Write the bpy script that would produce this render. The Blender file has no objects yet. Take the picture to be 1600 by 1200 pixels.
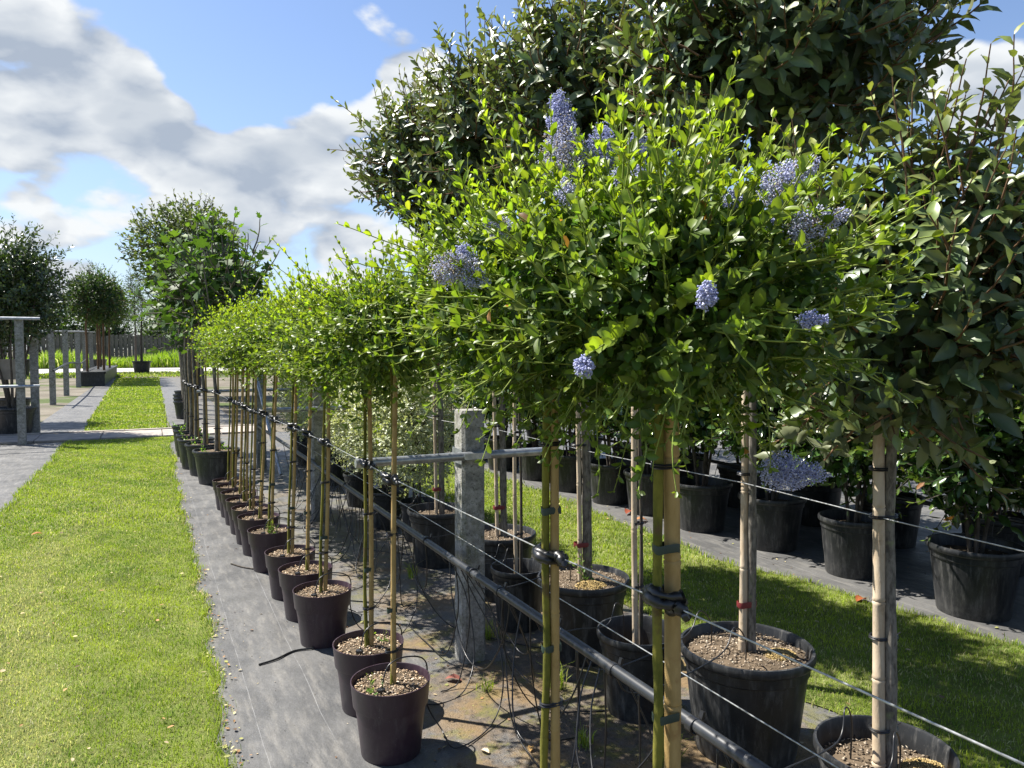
import bpy, math, numpy as np
from mathutils import Matrix, Vector

sc = bpy.context.scene
COL = sc.collection
rad = math.radians

# ------------------------------------------------------------------ camera
FPX, CAMH = 1180.0, 1.60                      # focal length in pixels of a 1600 px wide frame, eye height
PITCH = math.atan(55 / FPX)
YAW = math.atan(568 / FPX * math.cos(PITCH))
cam = bpy.data.cameras.new('camera')
cam.sensor_width = 36.0
cam.lens = FPX / 1600 * 36
cam.clip_start, cam.clip_end = 0.05, 3000
camo = bpy.data.objects.new('camera', cam)
COL.objects.link(camo)
camo.location = (0, 0, CAMH)
camo.rotation_euler = (math.pi / 2 - PITCH, 0, -YAW)
sc.camera = camo
FW = np.array([math.sin(YAW) * math.cos(PITCH), math.cos(YAW) * math.cos(PITCH), -math.sin(PITCH)])
RT = np.array([math.cos(YAW), -math.sin(YAW), 0.0])
UP = np.cross(RT, FW)

# ------------------------------------------------------------------ light and sky
SUN_EL, SUN_AZ = rad(55), math.atan2(-0.66, 0.75)      # azimuth from +Y towards +X
SUND = np.array([math.sin(SUN_AZ) * math.cos(SUN_EL), math.cos(SUN_AZ) * math.cos(SUN_EL), math.sin(SUN_EL)])
sl = bpy.data.lights.new('sun', 'SUN')
sl.energy, sl.angle, sl.color = 5.0, rad(0.53), (1.0, 0.955, 0.88)
so = bpy.data.objects.new('sun', sl)
COL.objects.link(so)
so.rotation_euler = Vector(SUND).to_track_quat('Z', 'Y').to_euler()
so.location = (-6, 8, 12)

sc.view_settings.view_transform = 'Standard'
sc.view_settings.look = 'None'
sc.view_settings.gamma = 1.0
sc.view_settings.use_curve_mapping = False
sc.view_settings.exposure = 1.45
sc.render.engine = 'CYCLES'
sc.cycles.max_bounces = 6
sc.cycles.diffuse_bounces = 3
sc.cycles.glossy_bounces = 2
sc.cycles.transmission_bounces = 4
sc.cycles.transparent_max_bounces = 4
sc.cycles.caustics_reflective = False
sc.cycles.caustics_refractive = False
sc.cycles.sample_clamp_indirect = 6
sc.cycles.use_denoising = True


class NT:
    """small helper to write node graphs"""
    def __init__(self, tree):
        self.t = tree
        tree.nodes.clear()

    def n(self, kind, **kw):
        nd = self.t.nodes.new(kind)
        for k, v in kw.items():
            if k.startswith('i_'):
                key = k[2:]
                key = int(key) if key.isdigit() else key.replace('_', ' ')
                if isinstance(v, bpy.types.NodeSocket):
                    self.t.links.new(v, nd.inputs[key])
                else:
                    nd.inputs[key].default_value = v
            else:
                setattr(nd, k, v)
        return nd

    def math(self, op, a, b=None, c=None, clamp=False):
        nd = self.t.nodes.new('ShaderNodeMath')
        nd.operation = op
        nd.use_clamp = clamp
        for i, v in enumerate((a, b, c)):
            if v is None:
                continue
            if isinstance(v, bpy.types.NodeSocket):
                self.t.links.new(v, nd.inputs[i])
            else:
                nd.inputs[i].default_value = v
        return nd.outputs[0]

    def mix(self, fac, a, b, blend='MIX'):
        nd = self.t.nodes.new('ShaderNodeMix')
        nd.data_type = 'RGBA'
        nd.blend_type = blend
        for i, v in ((0, fac), (6, a), (7, b)):
            if isinstance(v, bpy.types.NodeSocket):
                self.t.links.new(v, nd.inputs[i])
            else:
                nd.inputs[i].default_value = v if i == 0 else (tuple(v) + (1,))[:4]
        return nd.outputs[2]

    def ramp(self, v, a, b, lo=0.0, hi=1.0, smooth=True):
        nd = self.t.nodes.new('ShaderNodeMapRange')
        nd.interpolation_type = 'SMOOTHSTEP' if smooth else 'LINEAR'
        self.t.links.new(v, nd.inputs[0])
        for i, x in ((1, a), (2, b), (3, lo), (4, hi)):
            nd.inputs[i].default_value = x
        return nd.outputs[0]

    def noise(self, vec, scale, detail=4, rough=0.55, dist=0.0):
        nd = self.n('ShaderNodeTexNoise', i_Scale=scale, i_Detail=detail, i_Roughness=rough, i_Distortion=dist)
        if vec is not None:
            self.t.links.new(vec, nd.inputs['Vector'])
        return nd.outputs[0]


def pix_dir(px, py):
    d = FW + RT * (px - 800) / FPX - UP * (py - 600) / FPX
    return d / np.linalg.norm(d)


world = bpy.data.worlds.new('World')
sc.world = world
world.use_nodes = True
w = NT(world.node_tree)
sky = w.n('ShaderNodeTexSky')
sky.sky_type = 'NISHITA'
sky.sun_disc = False
sky.sun_elevation = SUN_EL
sky.sun_rotation = SUN_AZ
sky.air_density, sky.dust_density, sky.ozone_density = 1.0, 0.6, 1.5
tc = w.n('ShaderNodeTexCoord')
dirv = w.n('ShaderNodeVectorMath', operation='NORMALIZE')
w.t.links.new(tc.outputs['Generated'], dirv.inputs[0])
dirs = dirv.outputs[0]
sep = w.n('ShaderNodeSeparateXYZ', i_0=dirs)
comb = w.n('ShaderNodeCombineXYZ', i_0=sep.outputs[0], i_1=sep.outputs[1], i_2=w.math('MULTIPLY', sep.outputs[2], 1.9))
cvec = comb.outputs[0]
off = w.n('ShaderNodeVectorMath', operation='ADD', i_0=cvec)
off.inputs[1].default_value = (-0.022, 0.02, 0.055)


def puff(vec):
    """billowing cloud density: broad noise plus two sizes of rounded heads"""
    wv = w.n('ShaderNodeTexNoise', i_Vector=vec, i_Scale=9.0, i_Detail=3.0)
    sub = w.n('ShaderNodeVectorMath', operation='SUBTRACT', i_0=wv.outputs['Color'])
    sub.inputs[1].default_value = (.5, .5, .5)
    wob_ = w.n('ShaderNodeVectorMath', operation='SCALE', i_0=sub.outputs[0], i_Scale=.10)
    v2 = w.n('ShaderNodeVectorMath', operation='ADD', i_0=vec, i_1=wob_.outputs[0]).outputs[0]
    d = w.math('MULTIPLY', w.noise(vec, 4.2, 6, .55, .1), .72)
    for sc_, amp in ((8.0, .22), (20.0, .13)):
        vo = w.n('ShaderNodeTexVoronoi', feature='F1', i_Vector=v2, i_Scale=sc_)
        d = w.math('ADD', d, w.math('MULTIPLY', w.math('SUBTRACT', 1.0, vo.outputs['Distance']), amp))
    return w.math('SUBTRACT', d, .07)


n1 = puff(cvec)
n2 = puff(off.outputs[0])
n3 = w.noise(cvec, 24.0, 5, 0.62, 0.3)
bias = None          # where the larger clouds stand
for (px, py, r, amp) in [(60, 150, 8, .16), (250, 150, 4.5, .13), (-150, 60, 12, .08), (440, 195, 4.5, .17), (560, 225, 4.5, .13), (640, 110, 4.0, .19), (735, 80, 4, .12),
                         (330, 290, 7, .15), (130, 260, 6, .10), (500, 340, 7, .14), (80, 400, 6, .08), (560, 5, 3, .10), (830, 5, 4, .10), (420, 10, 3, .05),
                         (370, 90, 6.0, -.26), (500, 100, 4.5, -.22), (760, 30, 3, -.08), (170, 310, 4, -.10), (30, 300, 5, -.06),
                         (1570, 130, 5, .18), (1590, 0, 4, -.2), (1270, 340, 7, -.2)]:
    dd = pix_dir(px, py)
    dt = w.n('ShaderNodeVectorMath', operation='DOT_PRODUCT', i_0=dirs)
    dt.inputs[1].default_value = tuple(dd)
    b = w.ramp(dt.outputs['Value'], math.cos(rad(r)), 1.0, 0, amp)
    bias = b if bias is None else w.math('ADD', bias, b)
dens = w.math('ADD', w.math('ADD', n1, bias), w.math('MULTIPLY', w.math('SUBTRACT', n3, 0.5), 0.07))
low = w.ramp(sep.outputs[2], 0.02, 0.32, 0.045, 0.0)       # hazier and cloudier towards the horizon
dens = w.math('ADD', dens, low)
mask = w.ramp(dens, 0.535, 0.625)
lit = w.math('MULTIPLY_ADD', w.math('SUBTRACT', n1, n2), 5.0, 0.62, clamp=True)
lit = w.math('MULTIPLY_ADD', w.math('SUBTRACT', n3, 0.5), .35, lit, clamp=True)
thick = w.ramp(dens, 0.64, 0.86)
ccol = w.mix(lit, (2.15, 2.5, 3.05), (4.6, 4.75, 4.85))
ccol = w.mix(w.math('MULTIPLY', thick, 0.62), ccol, (2.2, 2.55, 3.05))
skyc = w.mix(1.0, sky.outputs[0], (.80, .82, .90), 'MULTIPLY')
hz = w.ramp(sep.outputs[2], 0.0, 0.40, 0.42, 0.0)
skyc = w.mix(hz, skyc, (2.35, 3.05, 3.9))
final = w.mix(mask, skyc, ccol)
bg = w.n('ShaderNodeBackground', i_Color=final, i_Strength=0.075)
wo = w.n('ShaderNodeOutputWorld', i_Surface=bg.outputs[0])


# ------------------------------------------------------------------ mesh helpers
def fast_mesh(name, V, T, col=None, smooth=False):
    V = np.ascontiguousarray(V, dtype=np.float32)
    T = np.ascontiguousarray(T, dtype=np.int32)
    me = bpy.data.meshes.new(name)
    k = T.shape[1]
    me.vertices.add(len(V))
    me.vertices.foreach_set('co', V.ravel())
    me.loops.add(T.size)
    me.loops.foreach_set('vertex_index', T.ravel())
    me.polygons.add(len(T))
    me.polygons.foreach_set('loop_start', np.arange(0, T.size, k, dtype=np.int32))
    if smooth:
        me.polygons.foreach_set('use_smooth', np.ones(len(T), dtype=bool))
    if col is not None:
        a = me.color_attributes.new('Col', 'FLOAT_COLOR', 'POINT')
        c4 = np.ones((len(V), 4), dtype=np.float32)
        c4[:, :3] = col
        a.data.foreach_set('color', c4.ravel())
    me.update(calc_edges=True)
    return me


class MB:
    """collects shapes of one part"""
    def __init__(self):
        self.v, self.f = [], []

    def add(self, vs, fs):
        o = len(self.v)
        self.v += [tuple(x) for x in vs]
        self.f += [tuple(i + o for i in f) for f in fs]

    def box(self, c, s, rot=None):
        c, s = np.array(c, float), np.array(s, float) / 2
        P = np.array([[x, y, z] for z in (-1, 1) for y in (-1, 1) for x in (-1, 1)]) * s
        if rot is not None:
            P = P @ np.array(rot).T
        self.add(P + c, [(0, 2, 3, 1), (4, 5, 7, 6), (0, 1, 5, 4), (2, 6, 7, 3), (0, 4, 6, 2), (1, 3, 7, 5)])

    def tube(self, pts, r, seg=8, caps=True):
        pts = np.array(pts, float)
        n = len(pts)
        r = np.full(n, r) if np.isscalar(r) else np.array(r)
        tan = np.gradient(pts, axis=0)
        tan /= np.linalg.norm(tan, axis=1, keepdims=True) + 1e-9
        ref = np.array([0, 0, 1.0]) if abs(tan[0][2]) < .9 else np.array([1.0, 0, 0])
        a = np.cross(tan[0], ref)
        vs = []
        for i in range(n):
            a = a - tan[i] * (a @ tan[i])
            a /= np.linalg.norm(a) + 1e-9
            b = np.cross(tan[i], a)
            for k in range(seg):
                t = 2 * math.pi * k / seg
                vs.append(pts[i] + r[i] * (a * math.cos(t) + b * math.sin(t)))
        fs = [(i * seg + k, i * seg + (k + 1) % seg, (i + 1) * seg + (k + 1) % seg, (i + 1) * seg + k)
              for i in range(n - 1) for k in range(seg)]
        if caps:
            fs += [tuple(range(seg))[::-1], tuple((n - 1) * seg + k for k in range(seg))]
        self.add(vs, fs)

    def lathe(self, prof, seg=48, rib=0.0, ribs=24, rib_from=0, rib_to=0, c=(0, 0, 0)):
        vs = []
        for j, (r, z) in enumerate(prof):
            for k in range(seg):
                t = 2 * math.pi * k / seg
                rr = r * (1 + rib * max(0, math.cos(t * ribs))) if rib_from <= j <= rib_to and rib else r
                vs.append((c[0] + rr * math.cos(t), c[1] + rr * math.sin(t), c[2] + z))
        fs = [(j * seg + k, j * seg + (k + 1) % seg, (j + 1) * seg + (k + 1) % seg, (j + 1) * seg + k)
              for j in range(len(prof) - 1) for k in range(seg)]
        self.add(vs, fs)

    def mesh(self, name, smooth=True, sharp=40):
        me = bpy.data.meshes.new(name)
        me.from_pydata(self.v, [], self.f)
        if smooth:
            me.polygons.foreach_set('use_smooth', np.ones(len(me.polygons), dtype=bool))
            me.set_sharp_from_angle(angle=rad(sharp))
        me.update()
        return me


def obj(name, me, m=None, parent=None, loc=None, kind=None):
    o = bpy.data.objects.new(name, me)
    COL.objects.link(o)
    if m is not None and len(me.materials) == 0:
        me.materials.append(m)
    if loc is not None:
        o.location = loc
    if parent is not None:
        o.parent = parent
    if kind:
        o['kind'] = kind
    return o


def wpart(name, me, m, root, kind=None):
    """a part whose mesh is written in world coordinates, under an unrotated root"""
    o = obj(name, me, m, root, kind=kind)
    o.matrix_parent_inverse = Matrix.Translation(-Vector(root.location))
    return o


def thing(name, loc, label, cat, group=None):
    o = bpy.data.objects.new(name, None)
    COL.objects.link(o)
    o.location = loc
    o.empty_display_size = .1
    return tag(o, label, cat, group)


def tag(o, label, cat, group=None):
    o['label'], o['category'] = label, cat
    if group:
        o['group'] = group
    return o


def struct(name, me, m, parent=None):
    o = obj(name, me, m, parent)
    if parent is None:
        o['kind'] = 'structure'
    return o


ORD = ['', 'first', 'second', 'third', 'fourth', 'fifth', 'sixth', 'seventh', 'eighth', 'ninth', 'tenth', 'eleventh',
       'twelfth', 'thirteenth', 'fourteenth', 'fifteenth', 'sixteenth']


def nrm(a):
    return a / (np.linalg.norm(a, axis=-1, keepdims=True) + 1e-9)


def curve_pts(ctrl, n=8):
    """Catmull-Rom through the control points"""
    c = np.array(ctrl, float)
    c = np.vstack([2 * c[0] - c[1], c, 2 * c[-1] - c[-2]])
    out = []
    for i in range(1, len(c) - 2):
        for t in np.linspace(0, 1, n, endpoint=False):
            p0, p1, p2, p3 = c[i - 1:i + 3]
            out.append(.5 * ((2 * p1) + (-p0 + p2) * t + (2 * p0 - 5 * p1 + 4 * p2 - p3) * t ** 2 + (-p0 + 3 * p1 - 3 * p2 + p3) * t ** 3))
    out.append(c[-2])
    return np.array(out)


# ------------------------------------------------------------------ materials
def mat(name):
    m = bpy.data.materials.new(name)
    m.use_nodes = True
    return m, NT(m.node_tree)


def finish(g, shader, disp=None):
    g.n('ShaderNodeOutputMaterial', i_Surface=shader)


def principled(g, color, rough=0.6, spec=0.4, metal=0.0, normal=None):
    nd = g.n('ShaderNodeBsdfPrincipled', i_Metallic=metal)
    for key, v in (('Base Color', color), ('Roughness', rough), ('Specular IOR Level', spec)):
        if isinstance(v, bpy.types.NodeSocket):
            g.t.links.new(v, nd.inputs[key])
        else:
            nd.inputs[key].default_value = tuple(v) + (1,) if key == 'Base Color' else v
    if normal is not None:
        g.t.links.new(normal, nd.inputs['Normal'])
    return nd.outputs[0]


def bump(g, h, strength=0.3, dist=0.01):
    return g.n('ShaderNodeBump', i_Height=h, i_Strength=strength, i_Distance=dist).outputs[0]


def leaf_mat(name, rough=0.35, trans=0.35, spec=0.5, under=None, tint=(1.19, 1.22, 0.5)):
    m, g = mat(name)
    c = g.n('ShaderNodeAttribute', attribute_name='Col').outputs['Color']
    pos = g.n('ShaderNodeNewGeometry')
    nz = g.noise(pos.outputs['Position'], 55, 3)
    c1 = g.mix(1.0, c, g.mix(nz, (.75, .75, .75), (1.25, 1.25, 1.25)), 'MULTIPLY')
    ctop = c1
    if under is not None:
        ctop = g.mix(pos.outputs['Backfacing'], c1, under)
    p = principled(g, ctop, rough, spec)
    tr = g.n('ShaderNodeBsdfTranslucent', i_Color=g.mix(1.0, c1, tint, 'MULTIPLY'))
    mx = g.n('ShaderNodeMixShader', i_0=trans, i_1=p, i_2=tr.outputs[0])
    finish(g, mx.outputs[0])
    return m


def simple(name, base, var=None, scale=20, rough=0.6, spec=0.4, metal=0.0, bumps=0.0, bscale=80, detail=5, lo=.35, hi=.65, stretch=None):
    m, g = mat(name)
    vec = g.n('ShaderNodeTexCoord').outputs['Object']
    if stretch:
        mp = g.n('ShaderNodeMapping', i_Vector=vec)
        mp.inputs['Scale'].default_value = stretch
        vec = mp.outputs[0]
    c = base
    if var is not None:
        c = g.mix(g.ramp(g.noise(vec, scale, detail), lo, hi), base, var)
    nb = bump(g, g.noise(vec, bscale, 4), bumps, 0.004) if bumps else None
    finish(g, principled(g, c, rough, spec, metal, nb))
    return m


def attr_mat(name, rough=0.8, spec=0.2, trans=0.0):
    m, g = mat(name)
    c = g.n('ShaderNodeAttribute', attribute_name='Col').outputs['Color']
    p = principled(g, c, rough, spec)
    if trans:
        tr = g.n('ShaderNodeBsdfTranslucent', i_Color=c)
        p = g.n('ShaderNodeMixShader', i_0=trans, i_1=p, i_2=tr.outputs[0]).outputs[0]
    finish(g, p)
    return m


M = {}
M['cean'] = leaf_mat('ceanothus_leaf', .42, .48, .45)
M['elae'] = leaf_mat('elaeagnus_leaf', .42, .22, .5, under=(.17, .19, .10))
M['glossy'] = leaf_mat('glossy_leaf', .22, .25, .6)
M['varieg'] = leaf_mat('variegated_leaf', .4, .3, .4)
M['fig'] = leaf_mat('fig_leaf', .55, .40, .3)
M['far'] = leaf_mat('far_leaf', .5, .35, .3)
M['grass'] = leaf_mat('grass_blade', .5, .42, .3, tint=(1.12, 1.18, .6))
M['flower'] = attr_mat('ceanothus_floret', .8, .1, .35)
M['chips'] = attr_mat('bark_mulch', .9, .15)
M['litter'] = attr_mat('dead_leaf', .7, .2, .2)
def pot_mat(name, a, b, dust, amount):
    m, g = mat(name)
    vec = g.n('ShaderNodeTexCoord').outputs['Object']
    wp = g.n('ShaderNodeNewGeometry').outputs['Position']
    z = g.n('ShaderNodeSeparateXYZ', i_0=vec).outputs[2]
    mp = g.n('ShaderNodeMapping', i_Vector=wp)
    mp.inputs['Scale'].default_value = (5, 5, .8)
    c = g.mix(g.ramp(g.noise(wp, 8, 6, .65), .35, .68), a, b)
    streak = g.ramp(g.noise(mp.outputs[0], 7, 6, .7), .47, .72)
    foot = g.ramp(z, .16, .0, 0, .55)                                   # splashed silt round the foot
    d = g.math('MULTIPLY', g.math('ADD', streak, g.math('MULTIPLY', foot, g.ramp(g.noise(wp, 45, 5, .7), .35, .65))), amount, clamp=True)
    c = g.mix(d, c, dust)
    c = g.mix(g.math('MULTIPLY', g.ramp(g.noise(wp, 260, 2), .70, .76), .45), c, (.30, .28, .25))
    r = g.math('MULTIPLY_ADD', d, .3, .42, clamp=True)
    finish(g, principled(g, c, r, .4, 0, bump(g, g.noise(wp, 70, 4), .05, .004)))
    return m


M['purple'] = pot_mat('purple_plastic', (.026, .0125, .0205), (.040, .021, .032), (.085, .072, .072), .45)
M['black'] = pot_mat('black_plastic', (.010, .011, .0125), (.022, .023, .024), (.11, .107, .10), .6)
M['pipe'] = simple('black_pipe', (.017, .019, .022), (.045, .046, .047), 12, .38, .5, lo=.45, hi=.8)
M['tube'] = simple('black_tube', (.012, .012, .013), None, rough=.35, spec=.5)
M['rubber'] = simple('black_rubber_tie', (.01, .01, .011), None, rough=.38, spec=.5)
M['galv'] = simple('galvanised_steel', (.42, .44, .46), (.27, .29, .31), 25, .38, .5, metal=.75)
M['wire'] = simple('steel_wire', (.45, .46, .46), (.25, .25, .24), 60, .45, .5, metal=.5)
M['soil'] = simple('potting_soil', (.035, .026, .018), (.10, .075, .05), 35, .95, .1, bumps=.6, bscale=90)
M['slab'] = simple('paving_slab', (.36, .31, .26), (.24, .22, .20), 5, .85, .2, bumps=.2)
M['road'] = simple('pale_road', (.42, .40, .37), (.33, .32, .30), 3, .9, .15)
M['tape_green'] = simple('green_tie_tape', (.020, .036, .030), None, rough=.5)
M['tape_red'] = simple('dark_red_tie_tape', (.15, .02, .022), None, rough=.5)
M['fence'] = simple('weathered_board', (.19, .165, .14), (.10, .09, .08), 6, .9, .15, stretch=(4, 4, .6))
M['board'] = simple('pale_board', (.30, .27, .22), (.24, .21, .17), 6, .8, .2)

# concrete, bark, bamboo
m, g = mat('weathered_concrete')
vec = g.n('ShaderNodeTexCoord').outputs['Object']
c = g.mix(g.ramp(g.noise(vec, 22, 7, .7), .32, .68), (.17, .165, .15), (.36, .355, .33))
c = g.mix(g.math('MULTIPLY', g.ramp(g.noise(vec, 70, 5, .75), .52, .66), .8), c, (.065, .065, .052))
c = g.mix(g.math('MULTIPLY', g.ramp(g.noise(vec, 9, 6, .75), .50, .66), .6), c, (.12, .125, .06))
c = g.mix(g.math('MULTIPLY', g.ramp(g.noise(vec, 160, 3, .7), .60, .68), .7), c, (.48, .48, .45))
finish(g, principled(g, c, .95, .12, 0, bump(g, g.noise(vec, 150, 5), .9, .006)))
M['concrete'] = m


def bark_mat(name, a, b, c3, s=45):
    m, g = mat(name)
    vec = g.n('ShaderNodeTexCoord').outputs['Object']
    mp = g.n('ShaderNodeMapping', i_Vector=vec)
    mp.inputs['Scale'].default_value = (1, 1, .35)
    n = g.noise(mp.outputs[0], s, 6, .65)
    c = g.mix(g.ramp(n, .35, .62), a, b)
    c = g.mix(g.ramp(g.noise(vec, 14, 4), .58, .72), c, c3)
    finish(g, principled(g, c, .85, .2, 0, bump(g, n, .5, .006)))
    return m


M['bark'] = bark_mat('grey_bark', (.075, .066, .054), (.19, .17, .14), (.18, .19, .10), 70)
M['stem'] = bark_mat('green_stem', (.085, .088, .014), (.17, .155, .026), (.10, .07, .03), 30)
M['twig'] = bark_mat('brown_twig', (.12, .065, .035), (.16, .10, .055), (.1, .09, .05), 60)
M['shoot'] = bark_mat('green_shoot', (.15, .21, .04), (.22, .27, .06), (.17, .19, .06), 60)
M['darkbark'] = bark_mat('dark_bark', (.045, .037, .03), (.10, .085, .068), (.07, .075, .045))
M['bamboo'] = bark_mat('tan_bamboo', (.30, .20, .075), (.37, .255, .105), (.25, .15, .06), 22)
M['bamboo_old'] = bark_mat('pale_bamboo', (.36, .28, .19), (.45, .37, .27), (.26, .20, .13), 22)


# ------------------------------------------------------------------ the ground
def pos_nodes(g):
    p = g.n('ShaderNodeNewGeometry').outputs['Position']
    s = g.n('ShaderNodeSeparateXYZ', i_0=p)
    return p, s.outputs[0], s.outputs[1]


# woven weed fabric: dusty, with white marker threads, dirt and moss where water collects
m, g = mat('woven_ground_fabric')
p, X, Y = pos_nodes(g)
c = g.mix(g.ramp(g.noise(p, 2.2, 6, .6), .35, .68), (.066, .066, .066), (.112, .110, .106))
mp = g.n('ShaderNodeMapping', i_Vector=p)
mp.inputs['Scale'].default_value = (7, 1.2, 1)
c = g.mix(g.math('MULTIPLY', g.ramp(g.noise(mp.outputs[0], 3, 6, .65), .45, .70), .7), c, (.155, .148, .135))
c = g.mix(g.math('MULTIPLY', g.ramp(g.noise(p, 1.1, 7, .7), .50, .66), .5), c, (.050, .050, .051))
c = g.mix(g.math('MULTIPLY', g.ramp(g.noise(p, 210, 2), .64, .72), .5), c, (.20, .19, .17))
wob = g.math('MULTIPLY', g.math('SUBTRACT', g.noise(p, 1.3, 2), .5), .035)
Xw = g.math('ADD', X, wob)
for xs in (.385, .655, -1.62, -1.95, -2.3, 3.99, 4.25):
    d = g.math('ABSOLUTE', g.math('SUBTRACT', Xw, xs))
    line = g.math('MULTIPLY', g.math('LESS_THAN', d, .0013), g.ramp(g.noise(p, 5, 4), .30, .62))
    c = g.mix(g.math('MULTIPLY', line, .5), c, (.30, .30, .30))
# silt and moss: right of the pot row and up to the second lawn, fading out further along the row
wet = g.math('MULTIPLY', g.ramp(X, .75, 1.25), g.ramp(X, 2.75, 2.5))
side = g.math('MULTIPLY', wet, g.ramp(Y, 7.0, 2.2, .35, 1.0))
n_s = g.noise(p, 3.2, 8, .65)
silt = g.math('MULTIPLY', g.ramp(g.math('ADD', n_s, g.math('MULTIPLY', side, .22)), .58, .72), side)
c = g.mix(g.math('MULTIPLY', silt, .85), c, g.mix(g.ramp(g.noise(p, 26, 5, .7), .35, .65), (.055, .042, .030), (.135, .10, .065)))
moss = g.math('MULTIPLY', g.ramp(g.noise(p, 5.5, 7, .7), .49, .61), side)
c = g.mix(g.math('MULTIPLY', moss, .75), c, g.mix(g.noise(p, 60, 3), (.05, .062, .012), (.17, .15, .03)))
och = g.math('MULTIPLY', g.ramp(g.noise(p, 2.4, 7, .65), .49, .60), side)
c = g.mix(g.math('MULTIPLY', och, .6), c, g.mix(g.noise(p, 35, 5, .7), (.10, .065, .03), (.27, .17, .06)))
c = g.mix(g.math('MULTIPLY', g.math('MULTIPLY', g.ramp(g.noise(p, 75, 5, .75), .55, .64), side), .8), c, (.02, .016, .012))
rgh = g.ramp(g.noise(p, 4, 4), .3, .7, .42, .62)
rgh = g.math('ADD', rgh, g.math('MULTIPLY', silt, .3))
weave = g.n('ShaderNodeTexWave', i_Vector=p, i_Scale=160.0)
h = g.math('ADD', g.math('MULTIPLY', g.noise(p, 4, 6, .6), 3.2), g.math('MULTIPLY', g.noise(p, 130, 4), g.math('MULTIPLY_ADD', side, .9, .08)))
finish(g, principled(g, c, rgh, .35, 0, bump(g, h, .55, .012)))
M['fabric'] = m

m, g = mat('bare_earth')
p, X, Y = pos_nodes(g)
c = g.mix(g.ramp(g.noise(p, .6, 8, .65), .35, .65), (.105, .092, .072), (.17, .152, .122))
c = g.mix(g.math('MULTIPLY', g.ramp(g.noise(p, .25, 6, .6), .5, .6), .9), c, (.06, .085, .025))
finish(g, principled(g, c, .95, .1, 0, bump(g, g.noise(p, 40, 5), .6, .02)))
M['earth'] = m

m, g = mat('lawn_turf')
p, X, Y = pos_nodes(g)
c = g.mix(g.ramp(g.noise(p, 3, 6, .65), .35, .65), (.085, .105, .025), (.15, .18, .045))
c = g.mix(g.math('MULTIPLY', g.ramp(g.noise(p, 30, 4, .65), .5, .7), .6), c, (.13, .115, .055))
finish(g, principled(g, c, .9, .1, 0, bump(g, g.noise(p, 120, 4), .8, .02)))
M['turf'] = m


def sheet(name, x0, x1, y0, y1, z, m):
    b = MB()
    b.add([(x0, y0, z), (x1, y0, z), (x1, y1, z), (x0, y1, z)], [(0, 1, 2, 3)])
    return struct(name, b.mesh(name, False), m)


sheet('ground', -900, 900, -300, 1600, -.012, M['earth'])
fab = sheet('ground_fabric', .1, 2.9, -4, 15.0, 0.0, M['fabric'])
sheet('ground_fabric', 3.6, 11, -4, 15.0, 0.0, M['fabric'])
sheet('ground_fabric', -5.2, -1.2, 5, 15.0, -.004, M['fabric'])
sheet('ground_fabric', .35, 1.7, 16.35, 46, -.004, M['fabric'])
sheet('ground_fabric', -2.15, -1.0, 16.35, 46, -.004, M['fabric'])


def ripple(y, s):
    y = np.asarray(y, float)
    k = np.random.default_rng(int(s * 10)).normal(0, 1, 700)
    q = np.interp(y * 9 % 600, np.arange(700), k)
    q2 = np.interp(y * 3.1 % 600, np.arange(700), k[::-1])
    return .013 * q + .018 * q2 + .012 * np.sin(2.1 * y + s)


LAWNS = [  # left edge, right edge, y range
    (lambda y: np.interp(y, [0, 8, 15], [-1.38, -1.32, -1.28]) + ripple(y, 1), lambda y: np.interp(y, [0, 3, 4.6, 9, 14, 15], [.20, .24, .28, .27, .30, .42]) + ripple(y, 2), -2.0, 14.95),
    (lambda y: np.interp(y, [16, 46], [-1.15, -1.55]) + ripple(y, 3), lambda y: np.interp(y, [16, 17, 46], [.42, .30, .45]) + ripple(y, 4), 16.5, 46.0),
    (lambda y: np.full_like(np.asarray(y, float), 2.68) + ripple(y, 5), lambda y: np.interp(y, [0, 2.5, 4.4, 9, 14], [4.35, 4.2, 3.86, 3.95, 4.0]) + ripple(y, 6), -2.0, 14.0),
]
for i, (L, Rr, y0, y1) in enumerate(LAWNS):
    ys = np.arange(y0, y1 + .01, .06)
    l, r = L(ys), Rr(ys)
    v = np.zeros((len(ys) * 2, 3))
    v[0::2, 0], v[0::2, 1], v[1::2, 0], v[1::2, 1] = l, ys, r, ys
    v[:, 2] = .006
    k = np.arange(len(ys) - 1) * 2
    struct('lawn', fast_mesh('lawn', v, np.stack([k, k + 1, k + 3, k + 2], 1)), M['turf'])

# crossing path of concrete slabs with an edging course on its far side
pb = MB()
pb.add([(-7, 15.0, .001), (2.9, 15.0, .001), (2.9, 16.45, .001), (-7, 16.45, .001)], [(0, 1, 2, 3)])
path = struct('path', pb.mesh('path', False), M['earth'])
slab = MB()
slab.box((0, 0, .02), (.985, 1.12, .04))
slab_me = slab.mesh('slab', False)
slab_me.materials.append(M['slab'])
edge = MB()
edge.box((0, 0, .025), (.89, .13, .05))
edge_me = edge.mesh('edging_slab', False)
edge_me.materials.append(M['slab'])
rng = np.random.default_rng(3)
for i in range(9):
    o = obj('slab', slab_me, None, path, (-6.3 + i * 1.0, 15.62, -.008 + rng.normal() * .002))
    o.rotation_euler = (rng.normal() * .003, rng.normal() * .003, rng.normal() * .004)
for i in range(10):
    o = obj('edging_slab', edge_me, None, path, (-6.3 + i * .9, 16.30, -.005 + rng.normal() * .003))
    o.rotation_euler = (0, 0, rng.normal() * .006)
sheet('road', -60, 60, 57, 70, -.002, M['road'])


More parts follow.
